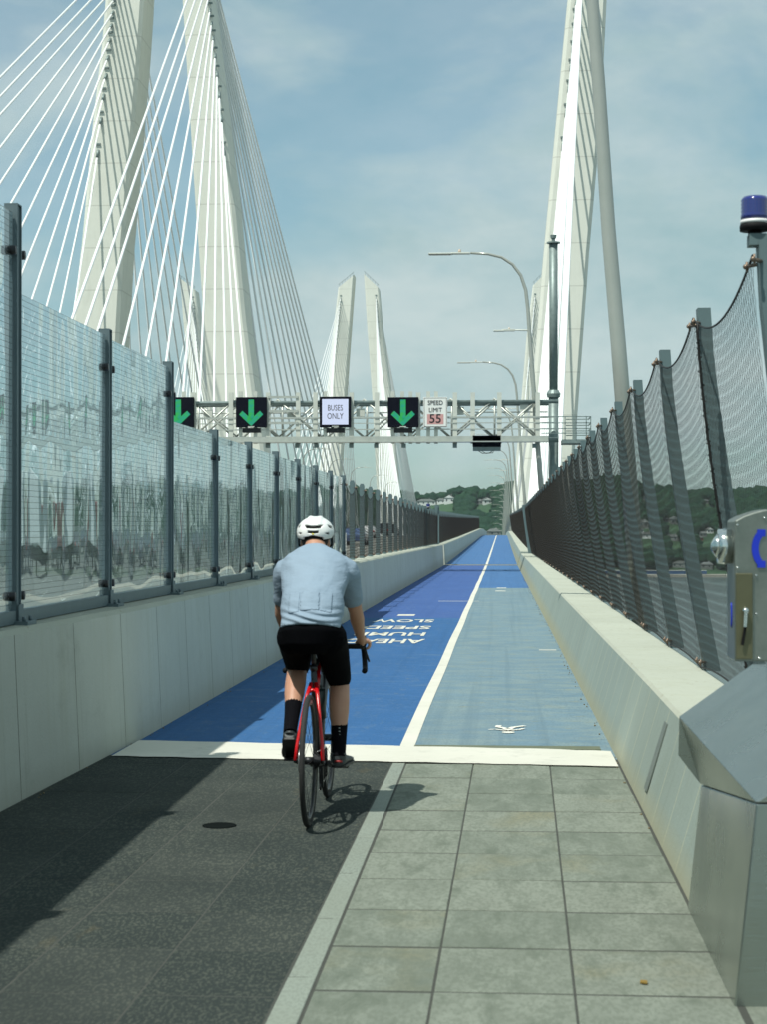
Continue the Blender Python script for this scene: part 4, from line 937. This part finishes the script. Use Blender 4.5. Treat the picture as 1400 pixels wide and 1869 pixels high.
# ------------------------------------------------------------------ vehicles on the road
M_tyre = plain('tyre', (.02, .02, .02), .8); M_cglass = plain('car_window', (.02, .03, .035), .08, 0, 0, 1); M_tail = plain('tail_lamp', (.4, .01, .01), .25); M_hub = plain('wheel_rim', (.4, .41, .42), .35, .8)
def car(name, loc, c, label, kind=0):
    t = thing(name, loc, label, 'car' if kind < 2 else 'truck', 'vehicles on the road')
    paint = Mat('car_paint', c, .3); paint.b.inputs['Coat Weight'].default_value = .8
    if kind == 2:
        MB().box(-1.25, 1.25, -4.5, 2.6, 1.0, 3.6).build('box_body', paint.m, t, bevel=.05); MB().box(-1.15, 1.15, 2.7, 4.6, .6, 2.7).build('cab', plain('cab_paint', (.5, .06, .06), .35), t, bevel=.15)
        MB().box(-1.2, 1.2, -4.5, 4.4, .55, .95).build('chassis', M_dark, t); L2 = (-3.2, 3.3); wl = .48; WX = 1.12
    else:
        h = 1.45 if kind == 0 else 1.75; prof = [(-2.25, .35), (-2.3, .85), (-2.0, 1.0 if kind == 0 else 1.1), (-1.45, h) if kind == 0 else (-1.95, h), (.2, h), (1.0, 1.0), (2.1, .85), (2.25, .6), (2.2, .32)]
        rings = []
        for x, sc_ in ((-.9, .93), (-.82, 1), (.82, 1), (.9, .93)): rings.append([Vector((x if z < 1.05 else x*.84, y, .32+(z-.32)*sc_)) for y, z in prof])
        mb = MB(); mb.loft(rings, smooth=False); mb.build('body', paint.m, t, bevel=.04)
        gy = -1.42 if kind == 0 else -1.93
        for sx in (-1, 1): MB().prism([(sx*.775, gy+.15, 1.0), (sx*.775, .75, 1.0), (sx*.70, .15, h-.08), (sx*.70, gy+.2, h-.08)], (sx*.06, 0, 0)).build('side_window', M_cglass, t)
        MB().prism([(-.62, gy-.3 if kind == 0 else gy-.08, 1.08), (.62, gy-.3 if kind == 0 else gy-.08, 1.08), (.58, gy+.0, h-.1), (-.58, gy+.0, h-.1)], (0, -.05, .0)).build('rear_window', M_cglass, t)
        for sx in (-1, 1): MB().box(sx*.78-.09, sx*.78+.09, -2.34, -2.25, .75, .93).build('tail_light', M_tail, t)
        L2 = (-1.4, 1.4); wl = .33; WX = .82
    for y in L2:
        for sx in (-1, 1):
            w = MB().tube([(sx*WX-.11, y, wl), (sx*WX+.11, y, wl)], wl, 18, smooth=False).build('wheel', M_tyre, t); MB().tube([(sx*(WX+.09), y, wl), (sx*(WX+.125), y, wl)], wl*.6, 14, smooth=False).build('rim', M_hub, w)
for px, Y, c, lb, k in ((633, 176, (.02, .022, .025), 'dark car on the road seen between the first posts of the left netting', 0), (650, 150, (.05, .09, .2), 'blue car on the road just right of the first netting posts', 0),
        (672, 205, (.5, .5, .5), 'silver car far along the road behind the left netting', 0), (700, 236, (.015, .015, .017), 'black van at the foot of the far tower behind the left netting', 1), (716, 262, (.02, .02, .022), 'black utility vehicle beside the black van', 1),
        (40, 62, (.75, .76, .75), 'white box truck with a red cab seen through the first glass panel', 2), (215, 74, (.08, .09, .1), 'grey car seen through the second glass panel', 0), (330, 96, (.10, .12, .14), 'slate grey car seen through the third glass panel', 0),
        (420, 120, (.03, .03, .035), 'dark utility vehicle seen through the middle glass panels', 1), (120, 90, (.04, .06, .09), 'navy car seen through the first glass panel near the second post', 0)):
    car('car' if k < 2 else 'box_truck', (P(px, 980, Y).x, Y, gz(Y)-.055), c, lb, k)
# small white number board on the road side of the wall
c = P(627, 1008, 36); t = thing('number_board', (c.x-.4, 36.4, c.z-.35), 'white board with blue figures behind the first netting posts', 'board')
MB().box(-.42, .42, 0, .03, -.1, .75).build('panel', plain('board_white', (.75, .77, .76), .6), t)
for s_, z_ in (('3', .46), ('9', .08)): front_text(s_, .36, M_blue, t, .23, z_, 1, -.006, .006, 'figure')

# ------------------------------------------------------------------ bicycle (local: rear wheel touches the ground at the origin, +y ahead)
BX = -.983; bo = (BX, 9.0, gz(9.0)+.006)
bk = thing('bicycle', bo, 'red and black road bicycle with drop handlebars ridden up the dark pavers', 'bicycle')
M_red = plain('red_bike_paint', (.55, .006, .01), .22, 0, .05); M_carbon = plain('black_bike_paint', (.010, .010, .012), .3, 0, .05); M_alloy = plain('bike_alloy', (.5, .5, .5), .3, .9)
def wheel(yc, nm):
    t = bpy.data.objects.new(nm, None); col.objects.link(t); t.parent = bk; t.location = (0, yc, .338)
    MB().torus((0,0,0), .325, .0145, 'X', 56, 10).build('tyre', M_tyre, t)
    mb = MB(); rings = []
    for i in range(57):
        a = 2*math.pi*i/56; c_, s_ = math.cos(a), math.sin(a)
        rings.append([Vector((x, q*c_, q*s_)) for x, q in ((-.009, .314), (.009, .314), (.011, .300), (.004, .284), (-.004, .284), (-.011, .300))])
    mb.loft(rings, cap=False, smooth=True); mb.build('rim', M_carbon, t)
    mb = MB(); mb.tube([(-.062, 0, 0), (.062, 0, 0)], .012, 10).tube([(-.03, 0, 0), (.03, 0, 0)], .02, 12).tube([(-.034, 0, 0), (-.030, 0, 0)], .03, 14).tube([(.030, 0, 0), (.034, 0, 0)], .03, 14); mb.build('hub', M_blackm, t)
    mb = MB()
    for i in range(24):
        a = 2*math.pi*i/24; b = a+(.5 if i % 2 else -.5); sx = .03 if i % 4 < 2 else -.03
        mb.tube([(sx, .027*math.cos(b), .027*math.sin(b)), (0, .288*math.cos(a), .288*math.sin(a))], .0011, 4, smooth=False)
    mb.build('spokes', M_blackm, t)
    mb = MB(); mb.torus((-.045, 0, 0), .068, .0035, 'X', 30, 4)
    for i in range(6): a = i*1.047; mb.tube([(-.045, .02*math.cos(a), .02*math.sin(a)), (-.045, .066*math.cos(a+.4), .066*math.sin(a+.4))], .003, 4)
    mb.build('disc_rotor', M_alloy, t)
    return t
wheel(0, 'rear_wheel'); wheel(1.0, 'front_wheel')
BB = (0, .41, .275); ST = (0, .235, .80); HT = (0, .80, .86); HB = (0, .845, .72); 
mb = MB()
for sx in (-1, 1):
    mb.tube([(sx*.070, .0, .338), (sx*.066, .03, .41), (sx*.045, .10, .56), (sx*.028, .165, .66), (sx*.012, .225, .715)], [.011, .009, .0085, .010, .012], 8)
mb.tube([(-.03, .19, .668), (0, .20, .685), (.03, .19, .668)], .009, 8)
mb.build('seat_stays', M_red, bk)
mb = MB()
for sx in (-1, 1): mb.tube([(sx*.070, 0, .335), (sx*.06, .10, .315), (sx*.04, .33, .285), (sx*.02, .39, .275)], [.011, .011, .013, .016], 8)
mb.build('chain_stays', M_carbon, bk)
mb = MB(); mb.tube([BB, (0, .30, .60), ST], [.02, .018, .017], 12).tube([ST, (0, .5, .84), HT], .017, 12).tube([BB, (0, .62, .52), HB], [.024, .026, .024], 12).tube([HT, HB], .024, 12).tube([(-.035, .41, .275), (.035, .41, .275)], .024, 12)
mb.build('frame', M_carbon, bk)
MB().tube([(0, .30, .615), (0, .5, .845), (0, .76, .862)], .0175, 12).build('top_tube_band', M_red, bk)
MB().tube([ST, (0, .20, .93)], .0138, 12).tube([(0, .239, .785), (0, .233, .81)], .021, 12).build('seat_post', M_carbon, bk)
mb = MB(); rings = []
for y, w_, h_, z in ((.125, .050, .016, .935), (.15, .066, .018, .938), (.18, .060, .018, .938), (.215, .040, .016, .938), (.25, .024, .014, .942), (.31, .018, .012, .94)):
    rings.append([Vector((w_*math.cos(a*math.pi/6), y, z+h_*math.sin(a*math.pi/6))) for a in range(12)])
mb.loft(rings); sd = mb.build('saddle', M_dark, bk); MB().tube([(-.02, .09, .935), (-.02, .22, .925)], .0035, 6).tube([(.02, .09, .935), (.02, .22, .925)], .0035, 6).build('rails', M_alloy, sd)
mb = MB()
for sx in (-1, 1): mb.tube([(sx*.025, .845, .70), (sx*.042, .89, .62), (sx*.045, .95, .46), (sx*.05, 1.0, .338)], [.018, .016, .013, .010], 8)
mb.tube([(-.04, .86, .69), (.04, .86, .69)], .02, 8); mb.build('fork', M_carbon, bk)
mb = MB(); mb.tube([(0, .80, .86), (0, .795, .885)], .02, 10).tube([(0, .795, .88), (0, .87, .885)], .017, 10); mb.build('stem', M_carbon, bk)
mb = MB(); HZ = .868
for sx in (-1, 1):
    mb.tube([(0, .87, HZ), (sx*.17, .87, HZ), (sx*.195, .875, HZ), (sx*.205, .90, HZ-.002), (sx*.207, .94, HZ-.008), (sx*.210, .965, HZ-.035), (sx*.214, .965, HZ-.08), (sx*.219, .93, HZ-.12), (sx*.223, .88, HZ-.135), (sx*.224, .82, HZ-.135)], [.0145, .0155, .016, .016, .016, .0155, .0155, .0155, .0155, .0155], 10)
hb = mb.build('handlebar', M_dark, bk)
for sx in (-1, 1):
    mb = MB(); mb.tube([(sx*.207, .93, HZ), (sx*.208, .97, HZ+.01), (sx*.208, 1.00, HZ+.045)], [.018, .018, .014], 8).tube([(sx*.209, .985, HZ+.0), (sx*.222, .995, HZ-.05), (sx*.24, .975, HZ-.095)], [.009, .007, .006], 6); mb.build('brake_lever', M_carbon, bk)
# drivetrain
mb = MB(); mb.torus((.045, .41, .275), .082, .004, 'X', 40, 4).torus((.045, .41, .275), .062, .004, 'X', 30, 4)
for i in range(5): a = i*1.2566; mb.bar((.045, .41, .275), (.045, .41+.08*math.cos(a), .275+.08*math.sin(a)), .006, .014, (1,0,0))
mb.build('chainring', M_blackm, bk)
mb = MB()
for i in range(9): mb.tube([(.030+.0035*i, 0, .338), (.032+.0035*i, 0, .338)], .050-.0033*i, 20, smooth=False)
mb.build('cassette', M_blackm, bk)
mb = MB(); mb.bar((.062, .005, .31), (.062, .03, .20), .016, .022, (1,0,0)).tube([(.052, .02, .285), (.062, .02, .285)], .024, 14).tube([(.052, .035, .205), (.062, .035, .205)], .024, 14); mb.build('derailleur', M_blackm, bk)
mb = MB(); mb.tube([(.046, .41, .358), (.046, .2, .37), (.046, .0, .386)], .003, 5).tube([(.046, .41, .193), (.05, .2, .192), (.05, .035, .182)], .003, 5).tube([(.05, .05, .21), (.05, .035, .30)], .003, 5); mb.build('chain', M_alloy, bk)
PR = Vector((.06, .573, .235)); PL = Vector((-.06, .247, .315))
MB().bar((.06, .41, .275), PR, .014, .024, (1,0,0)).build('crank_arm', M_carbon, bk); MB().bar((-.06, .41, .275), PL, .014, .024, (1,0,0)).build('crank_arm', M_carbon, bk)
MB().cbox((.118, .573, .235), (.075, .07, .016)).tube([(.06, .573, .235), (.15, .573, .235)], .007, 6).build('pedal', M_dark, bk); MB().cbox((-.118, .247, .315), (.075, .07, .016)).tube([(-.06, .247, .315), (-.15, .247, .315)], .007, 6).build('pedal', M_dark, bk)
MB().tube([(0, .57, .50), (0, .50, .66)], .034, 14).tube([(0, .50, .66), (0, .492, .68)], .018, 10).build('bottle', plain('bottle_dark', (.03, .05, .05), .4), bk)

# ------------------------------------------------------------------ the rider
rd = thing('person', bo, 'cyclist from behind in pale blue jersey, black shorts and white helmet, riding', 'person')
M_skin = Mat('skin', (.50, .27, .18), .5); M_skin.mixc(M_skin.noise(12, 4), (.44, .22, .145), .6); M_skin.b.inputs['Subsurface Weight'].default_value = .08; M_skin.b.inputs['Subsurface Radius'].default_value = (.01, .004, .002)
def ell(c, w_, d_, tilt=0, n=20):     # ring round the torso; tilt leans it forward about x
    c = Vector(c); u = Vector((1,0,0)); v = Vector((0, math.cos(tilt), -math.sin(tilt)))
    return [c+u*w_*math.cos(2*math.pi*i/n)+v*d_*math.sin(2*math.pi*i/n) for i in range(n)]
def limb(mb, pts, rr, n=16): mb.tube(pts, rr, n); [mb.ball(p, r if not isinstance(r, tuple) else max(r)*.98, 14, 10) for p, r in zip(pts, rr)]
def smooth_path(pts, rr, k=4):
    P_ = [Vector(p) for p in pts]; out_p = []; out_r = []
    for i in range(len(P_)-1):
        p0 = P_[max(i-1, 0)]; p1 = P_[i]; p2 = P_[i+1]; p3 = P_[min(i+2, len(P_)-1)]
        for j in range(k):
            t = j/k; out_p.append(.5*((2*p1)+(p2-p0)*t+(2*p0-5*p1+4*p2-p3)*t*t+(3*p1-p0-3*p2+p3)*t**3)); out_r.append(rr[i]+(rr[i+1]-rr[i])*t)
    return out_p+[P_[-1]], out_r+[rr[-1]]
CX = -.012
SHR, ELR, WRR = (.140, .55, 1.295), (.188, .665, 1.075), (.199, .845, .925)
SHL, ELL, WRL = (-.178, .55, 1.295), (-.225, .665, 1.075), (-.212, .845, .925)
HPR, KNR, ANR = (.080, .24, .97), (.108, .575, .725), (.122, .375, .335)
HPL, KNL, ANL = (-.10, .24, .97), (-.118, .545, .80), (-.112, .135, .485)
# body: trunk, neck, head, arms, hands and legs in one surface
mb = MB()
mb.loft([ell((CX, .22, .95), .13, .10), ell((CX, .25, 1.04), .14, .10, .6), ell((CX-.005, .40, 1.19), .145, .095, .8), ell((CX-.008, .52, 1.30), .15, .09, .8), ell((CX-.015, .60, 1.37), .09, .07, .7), ell((-.03, .635, 1.405), .060, .062, .6), ell((-.04, .68, 1.455), .056, .060, .4)])
mb.ball((-.045, .735, 1.482), (.073, .098, .092), 20, 14); mb.ball((-.045, .79, 1.44), (.052, .058, .062), 16, 10)     # skull, jaw
mb.ball((-.045, .842, 1.460), (.012, .022, .018), 8, 6)                                             # nose
mb.ball((-.045, .835, 1.422), (.022, .012, .007), 8, 6)                                             # mouth
for sx in (-1, 1): mb.ball((-.045+sx*.074, .735, 1.450), (.010, .020, .030), 10, 8)                 # ears
for S, E, Wp in ((SHR, ELR, WRR), (SHL, ELL, WRL)):
    mid = Vector(E)+(Vector(Wp)-Vector(E))*.3
    pts, rr = smooth_path([S, Vector(S)+(Vector(E)-Vector(S))*.5, E, mid, Wp], [.052, .048, .038, .041, .0245]); mb.tube(pts, rr, 16); mb.ball(S, .052)
    sg = 1 if S[0] > 0 else -1
    hd = Vector((sg*.207, .905, .895))    # palm over the brake hood
    w0 = Vector(Wp); mb.tube([w0, w0+(hd-w0)*.35, w0+(hd-w0)*.75, hd], [.0245, (.024, .030), (.020, .040), (.016, .038)], 14); mb.ball(hd, (.036, .03, .018), 14, 10)
    for k, (dy, ln) in enumerate(((.022, .9), (.007, 1.0), (-.009, .95), (-.024, .78))):   # four fingers curling over the outside of the hood
        a = hd+Vector((sg*.026, .012+dy*.9+.012, .006-.002*k)); b = a+Vector((sg*.016, .012, -.016))*ln; c = b+Vector((-sg*.004, .006, -.024))*ln; e = c+Vector((-sg*.016, .000, -.012))*ln
        mb.tube([hd+Vector((sg*.008, dy*.9, .004)), a, b, c, e], [.0095, .0092, .0088, .0082, .0066], 8); mb.ball(e, .0066, 8, 6)
    a = hd+Vector((-sg*.026, -.012, .0)); b = a+Vector((-sg*.012, .026, -.012)); c = b+Vector((sg*.006, .022, -.016)); mb.tube([hd+Vector((-sg*.01, -.02, 0)), a, b, c], [.012, .0115, .010, .0075], 8); mb.ball(c, .0075, 8, 6)
for Hh, K, A_ in ((HPR, KNR, ANR), (HPL, KNL, ANL)):
    H_, K_, An = Vector(Hh), Vector(K), Vector(A_); back = Vector((0, -.028, -.010))
    pts, rr = smooth_path([H_, H_+(K_-H_)*.5, K_], [.082, .073, .056]); mb.tube(pts, rr, 16); mb.ball(K_, .054)
    pts, rr = smooth_path([K_, K_+(An-K_)*.28+back, K_+(An-K_)*.45+back*.8, K_+(An-K_)*.75, An], [.052, .057, .054, .040, .034]); mb.tube(pts, rr, 16)
body = remeshed(mb, 'body', .0055, 5, M_skin.m, rd)
# jersey
M_jer = Mat('pale_blue_jersey', (.26, .34, .43), .75, 0, .3); M_jer.mixc(M_jer.noise(3, 4), (.225, .30, .385), .7); M_jer.bump(M_jer.noise(9, 4, .6, (1, .5, 2.2)), .006, .7); M_jer.bump(M_jer.noise(500, 2), .0006, .4)
mb = MB()
mb.loft([ell((CX, .192, 1.0), .163, .132, .3, 28), ell((CX, .20, 1.025), .160, .130, .35, 28), ell((CX, .235, 1.06), .161, .130, .5, 28), ell((CX, .262, 1.085), .170, .137, .55, 28), ell((CX-.002, .31, 1.135), .172, .137, .7, 28), ell((CX-.004, .345, 1.17), .166, .124, .75, 28), ell((CX-.006, .41, 1.225), .176, .118, .8, 28), ell((CX-.008, .48, 1.285), .190, .118, .8, 28), ell((CX-.01, .535, 1.335), .190, .105, .8, 28), ell((CX-.014, .58, 1.377), .152, .085, .75, 28), ell((-.03, .615, 1.406), .092, .074, .65, 28), ell((-.034, .635, 1.420), .068, .066, .6, 28)])
for S, E in ((SHR, ELR), (SHL, ELL)):
    S_, E_ = Vector(S), Vector(E); i_ = Vector((CX, .54, 1.31))
    pts, rr = smooth_path([S_+(i_-S_)*.5, S_, S_+(E_-S_)*.45, S_+(E_-S_)*.80], [.095, .078, .064, .0535]); mb.tube(pts, rr, 18); mb.ball(S_, .076); mb.ball((S_+i_)/2+Vector((0, -.06, -.06)), .082)
jer = remeshed(mb, 'jersey', .006, 14, M_jer.m, rd)
# displace folds over the lower back
jn = [v.normal.copy() for v in jer.data.vertices]
for vi, v in enumerate(jer.data.vertices):
    c = v.co.copy()
    if c.y < .45 and 1.0 < c.z < 1.22 and abs(c.x) < .2:
        s = math.sin(c.z*170+4*math.sin(c.x*11+.6)+c.x*9)*math.exp(-((c.z-1.075)/.035)**2)*.0085
        pk = -.0065 if (1.10 < c.z < 1.195) and c.y < .36 else 0
        v.co.y += -s
    v.co += jn[vi]*(.0022*math.sin(c.x*46+c.z*31+3*math.sin(c.z*23))*math.sin(c.z*38-c.x*12) if c.z > 1.1 else 0)
pkm = MB(); jm = jer.data; keep = []
for p in jm.polygons:
    c = p.center
    if p.normal.y < -.1 and 1.098+.012*math.cos(c.x*20) < c.z < 1.200-.9*(c.x-CX)**2 and abs(c.x-CX) < .112 and abs(abs(c.x-CX)-.052) > .0042: keep.append(p)
comp = {}; 
def root_(i):
    while comp.setdefault(i, i) != i: i = comp[i]
    return i
for p in keep:
    if abs(p.center.x-CX) > 9: continue
    side_ = -1 if p.center.x-CX < -.052 else (1 if p.center.x-CX > .052 else 0)
    vs_ = [(i, side_) for i in p.vertices]
    for q_ in vs_[1:]: comp[root_(q_)] = root_(vs_[0])
from collections import Counter
big = {}
def sd_(p): return -1 if p.center.x-CX < -.052 else (1 if p.center.x-CX > .052 else 0)
for s_i in (-1, 0, 1):
    cc = Counter(root_((p.vertices[0], s_i)) for p in keep if sd_(p) == s_i); big[s_i] = cc.most_common(1)[0][0]
keep = [p for p in keep if root_((p.vertices[0], sd_(p))) == big[sd_(p)]]
idx = {}; vv_ = []; ff_ = []
for p in keep:
    q_ = []
    for i in p.vertices:
        if i not in idx: idx[i] = len(vv_); v_ = jm.vertices[i]; vv_.append(v_.co+v_.normal*.0028)
        q_.append(idx[i])
    ff_.append(q_)
for lo_, hi_ in ((-9, -.052), (-.052, .052), (.052, 9)):
    fs_ = [f for f in ff_ if lo_ < sum(vv_[i].x for i in f)/len(f)-CX < hi_]; used = sorted({i for f in fs_ for i in f}); mp_ = {i: k for k, i in enumerate(used)}
    pko = MB().add([vv_[i] for i in used], [[mp_[i] for i in f] for f in fs_], True).build('pocket', M_jer.m, jer, fixn=False); so = pko.modifiers.new('s', 'SOLIDIFY'); so.thickness = .0026; so.offset = -1
mbp = MB()
for x in (-.068, .05):
    pts = []
    for i in range(9):
        z = 1.095+.105*i/8; pts.append((CX+x+.0, .0, z))
    pp = []
    for (x_, _, z) in pts:
        hit = jer.ray_cast(Vector((x_, -.5, z)), Vector((0, 1, 0))) if False else None
        pp.append((x_, z))
# shorts
M_sho = plain('black_lycra', (.0028, .003, .0042), .9, 0, .1, 8, .05)
mb = MB(); mb.loft([ell((CX, .20, .875), .09, .07, 0, 24), ell((CX, .20, .925), .150, .122, .05, 24), ell((CX, .200, .985), .170, .134, .2, 24), ell((CX, .215, 1.03), .158, .124, .4, 24), ell((CX, .245, 1.075), .150, .116, .5, 24)])
for Hh, K, s in ((HPR, KNR, .80), (HPL, KNL, .80)):
    H_, K_ = Vector(Hh), Vector(K); H2 = H_+Vector((0, -.02, -.01))
    pts, rr = smooth_path([H2, H_+(K_-H_)*.4+Vector((0, -.01, -.008)), H_+(K_-H_)*.98+Vector((0, -.01, -.028))], [.098, .088, .064]); mb.tube(pts, rr, 18); mb.ball(H2, .097)
remeshed(mb, 'shorts', .006, 6, M_sho, rd)
# socks and shoes
M_sock = plain('black_sock', (.003, .003, .005), .9, 0, .1, 8, .1); M_shoe = plain('dark_grey_shoe', (.050, .058, .062), .5); M_sole = plain('black_sole', (.006, .006, .006), .5)
for K, A_, pedal, sg in ((KNR, ANR, PR, 1), (KNL, ANL, PL, -1)):
    K_, An = Vector(K), Vector(A_)
    frac = .56 if sg > 0 else .58
    mb = MB(); s0 = K_+(An-K_)*frac+Vector((0, -.008, -.003)); mb.tube([s0, K_+(An-K_)*.78, An, An+(An-K_).normalized()*.03], [.0475, .0415, .0365, .034], 18); 
    sk = remeshed(mb, 'sock', .004, 2, M_sock, rd)
    mb = MB()
    for i in range(7):
        c = s0+(An-s0)*(.25+.1*i)+Vector((.004*sg, -.043+.004*i/2, 0)); mb.cbox((c.x, c.y, c.z), (.008, .004, .006))
    mb.build('sock_lettering', plain('sock_print', (.5, .55, .55), .6), sk)
    ball = Vector((pedal.x+sg*.062, pedal.y+.02, pedal.z+.022)); heel = An+Vector((0, -.035, -.075)) if sg > 0 else An+Vector((0, -.05, -.045))
    f = (ball-heel).normalized(); up = Vector((1,0,0)).cross(f); toe = ball+f*.075
    if sg > 0: toe.x += .015
    rings = []; rs2 = []
    for t_, w_, h_ in ((0, .026, .036), (.06, .037, .058), (.22, .040, .068), (.42, .042, .056), (.62, .050, .042), (.82, .049, .032), (1.0, .025, .016)):
        c = heel+(toe-heel)*t_; rings.append([c+Vector((1,0,0))*w_*math.cos(a*math.pi/8)+up*(h_*.5*math.sin(a*math.pi/8)+h_*.5) for a in range(16)])
        w2 = w_*1.04; rs2.append([c+Vector((x, 0, 0))+up*z for x, z in ((-w2, -.006), (w2, -.006), (w2, .009), (-w2, .009))])
    mb = MB(); mb.loft(rings); mb.tube([An+Vector((0, 0, -.035)), An+Vector((0, -.002, .0))], [.040, .038], 14)
    sh = remeshed(mb, 'shoe', .004, 3, M_shoe, rd)
    MB().loft(rs2, smooth=False).build('sole', M_sole, sh, bevel=.003)
    MB().tube([heel+up*.03-f*.004+Vector((-.02, 0, 0)), heel+up*.032-f*.012, heel+up*.03-f*.004+Vector((.02, 0, 0))], .006, 6).build('heel_patch', plain('heel_red', (.35, .03, .03), .5) if sg > 0 else M_shoe, sh)
# hair and helmet
MB().ball((-.045, .725, 1.470), (.0765, .098, .066), 20, 12).build('hair', plain('dark_hair', (.02, .014, .010), .8), rd)
HC = Vector((-.045, .745, 1.512)); hr = (.104, .135, .088)
tilt = Matrix.Rotation(R(8), 3, 'X')
mb = MB(); nu, nv = 96, 48; grid = []
def hel(th, phi, k=1.0):   # th from the top, phi round from the back
    s = math.sin(th); x = math.sin(phi)*s; y = -math.cos(phi)*s; z = math.cos(th)
    rib = 1+.07*max(0, math.cos(7*math.atan2(x, .55)+math.pi))*(1 if z > .1 else .3)*max(0, z)
    v = Vector((x*hr[0], y*hr[1], z*hr[2]))*k*rib
    return tilt @ v+HC
for i in range(nv+1):
    th = R(1+i*106/nv); grid.append([hel(th, 2*math.pi*j/nu) for j in range(nu)])
vs = [v for r in grid for v in r]; fs = []
def vent(th, phi):
    th, p = math.degrees(th), (math.degrees(phi)+180) % 360-180; a = abs(p)
    z = math.cos(R(th)); x = math.sin(R(p))*math.sin(R(th))
    if 52 < th < 65 and abs(x) < .52-.012*(th-53): return True        # upper rear slot
    if 71 < th < 82 and abs(x) < .32: return True                     # lower rear slot
    if 60 < a < 82 and abs((th-66)-(a-70)*.55) < 6.5: return True
    if 38 < a < 58 and 82 < th < 92 and abs((th-85)-(a-48)*.5) < 5: return True
    if 100 < a < 172 and 22 < th < 78 and (int((a-100)/24) % 2 == 0 or a > 160): return True
    return False
for i in range(nv):
    for j in range(nu):
        th = R(1+(i+.5)*106/nv); phi = 2*math.pi*(j+.5)/nu; p = (math.degrees(phi)+180) % 360-180
        tmax = 98 if abs(p) < 34 else (107 if abs(p) < 75 else 100)
        if abs(p) < 34: tmax = 88+10*(abs(p)/34)
        if vent(th, phi) or math.degrees(th) > tmax: continue
        fs.append((i*nu+j, i*nu+(j+1) % nu, (i+1)*nu+(j+1) % nu, (i+1)*nu+j))
mb.add(vs, fs, True); M_hel = plain('white_helmet_shell', (.80, .81, .80), .28, 0, .02)
he = mb.build('helmet', M_hel, rd); so = he.modifiers.new('s', 'SOLIDIFY'); so.thickness = .010; so.offset = -1
mb = MB(); rings = []
for i in range(17): rings.append([hel(R(2+i*103/16), 2*math.pi*j/32, .90) for j in range(32)])
mb.loft(rings); mb.build('liner', M_dark, he)
mb = MB(); pts = [hel(R(112-.5*abs(p)*.2), R(p), .86) for p in range(-80, 81, 10)]; mb.tube(pts, [(.010, .016)]*len(pts), 8); mb.tube([hel(R(116), 0, .87)+Vector((0, -.004, -.004)), hel(R(116), 0, .87)+Vector((0, -.018, -.004))], .013, 12)
for p in (-85, 85): a = hel(R(104), R(p), .92); mb.tube([a, a+Vector((0, .01, -.05)), Vector((-.045, .80, 1.40))+Vector((math.copysign(.02, p), 0, 0))], .006, 6)
mb.build('strap', M_dark, he)
MB().ball(hel(R(84), 0, 1.0)+Vector((0, -.001, 0)), (.0055, .002, .0055), 10, 6).build('dot', plain('yellow_dot', (.8, .65, .02), .4), he)

# ------------------------------------------------------------------ tiny things on the ground
mb = MB(); c = P(1175, 1795, 6.0); mb.prism([(c.x-.012, 6.0, gz(6)+.007), (c.x+.012, 5.99, gz(6)+.007), (c.x+.014, 6.02, gz(6)+.008), (c.x-.008, 6.025, gz(6)+.008)], (0, 0, .005)); tag(mb.build('leaf', plain('dry_leaf', (.25, .16, .03), .8)), 'small dry ochre leaf on the pale flagstones near the cabinet', 'leaf')
vs = MB()
for i in range(240):
    y = random.uniform(9, 60); side = random.random() < .6; x = (RB(y)-random.uniform(.0, .05)) if side else LB(y)+random.uniform(0, .07); s = random.uniform(.003, .009)
    vs.ball((x, y, gz(y)+.006), (s, s*1.4, s*.7), 5, 4)
tag(vs.build('grit', plain('brown_grit', (.19, .15, .08), .9)), 'brown grit gathered along the foot of both parapets', 'grit', kind='stuff')
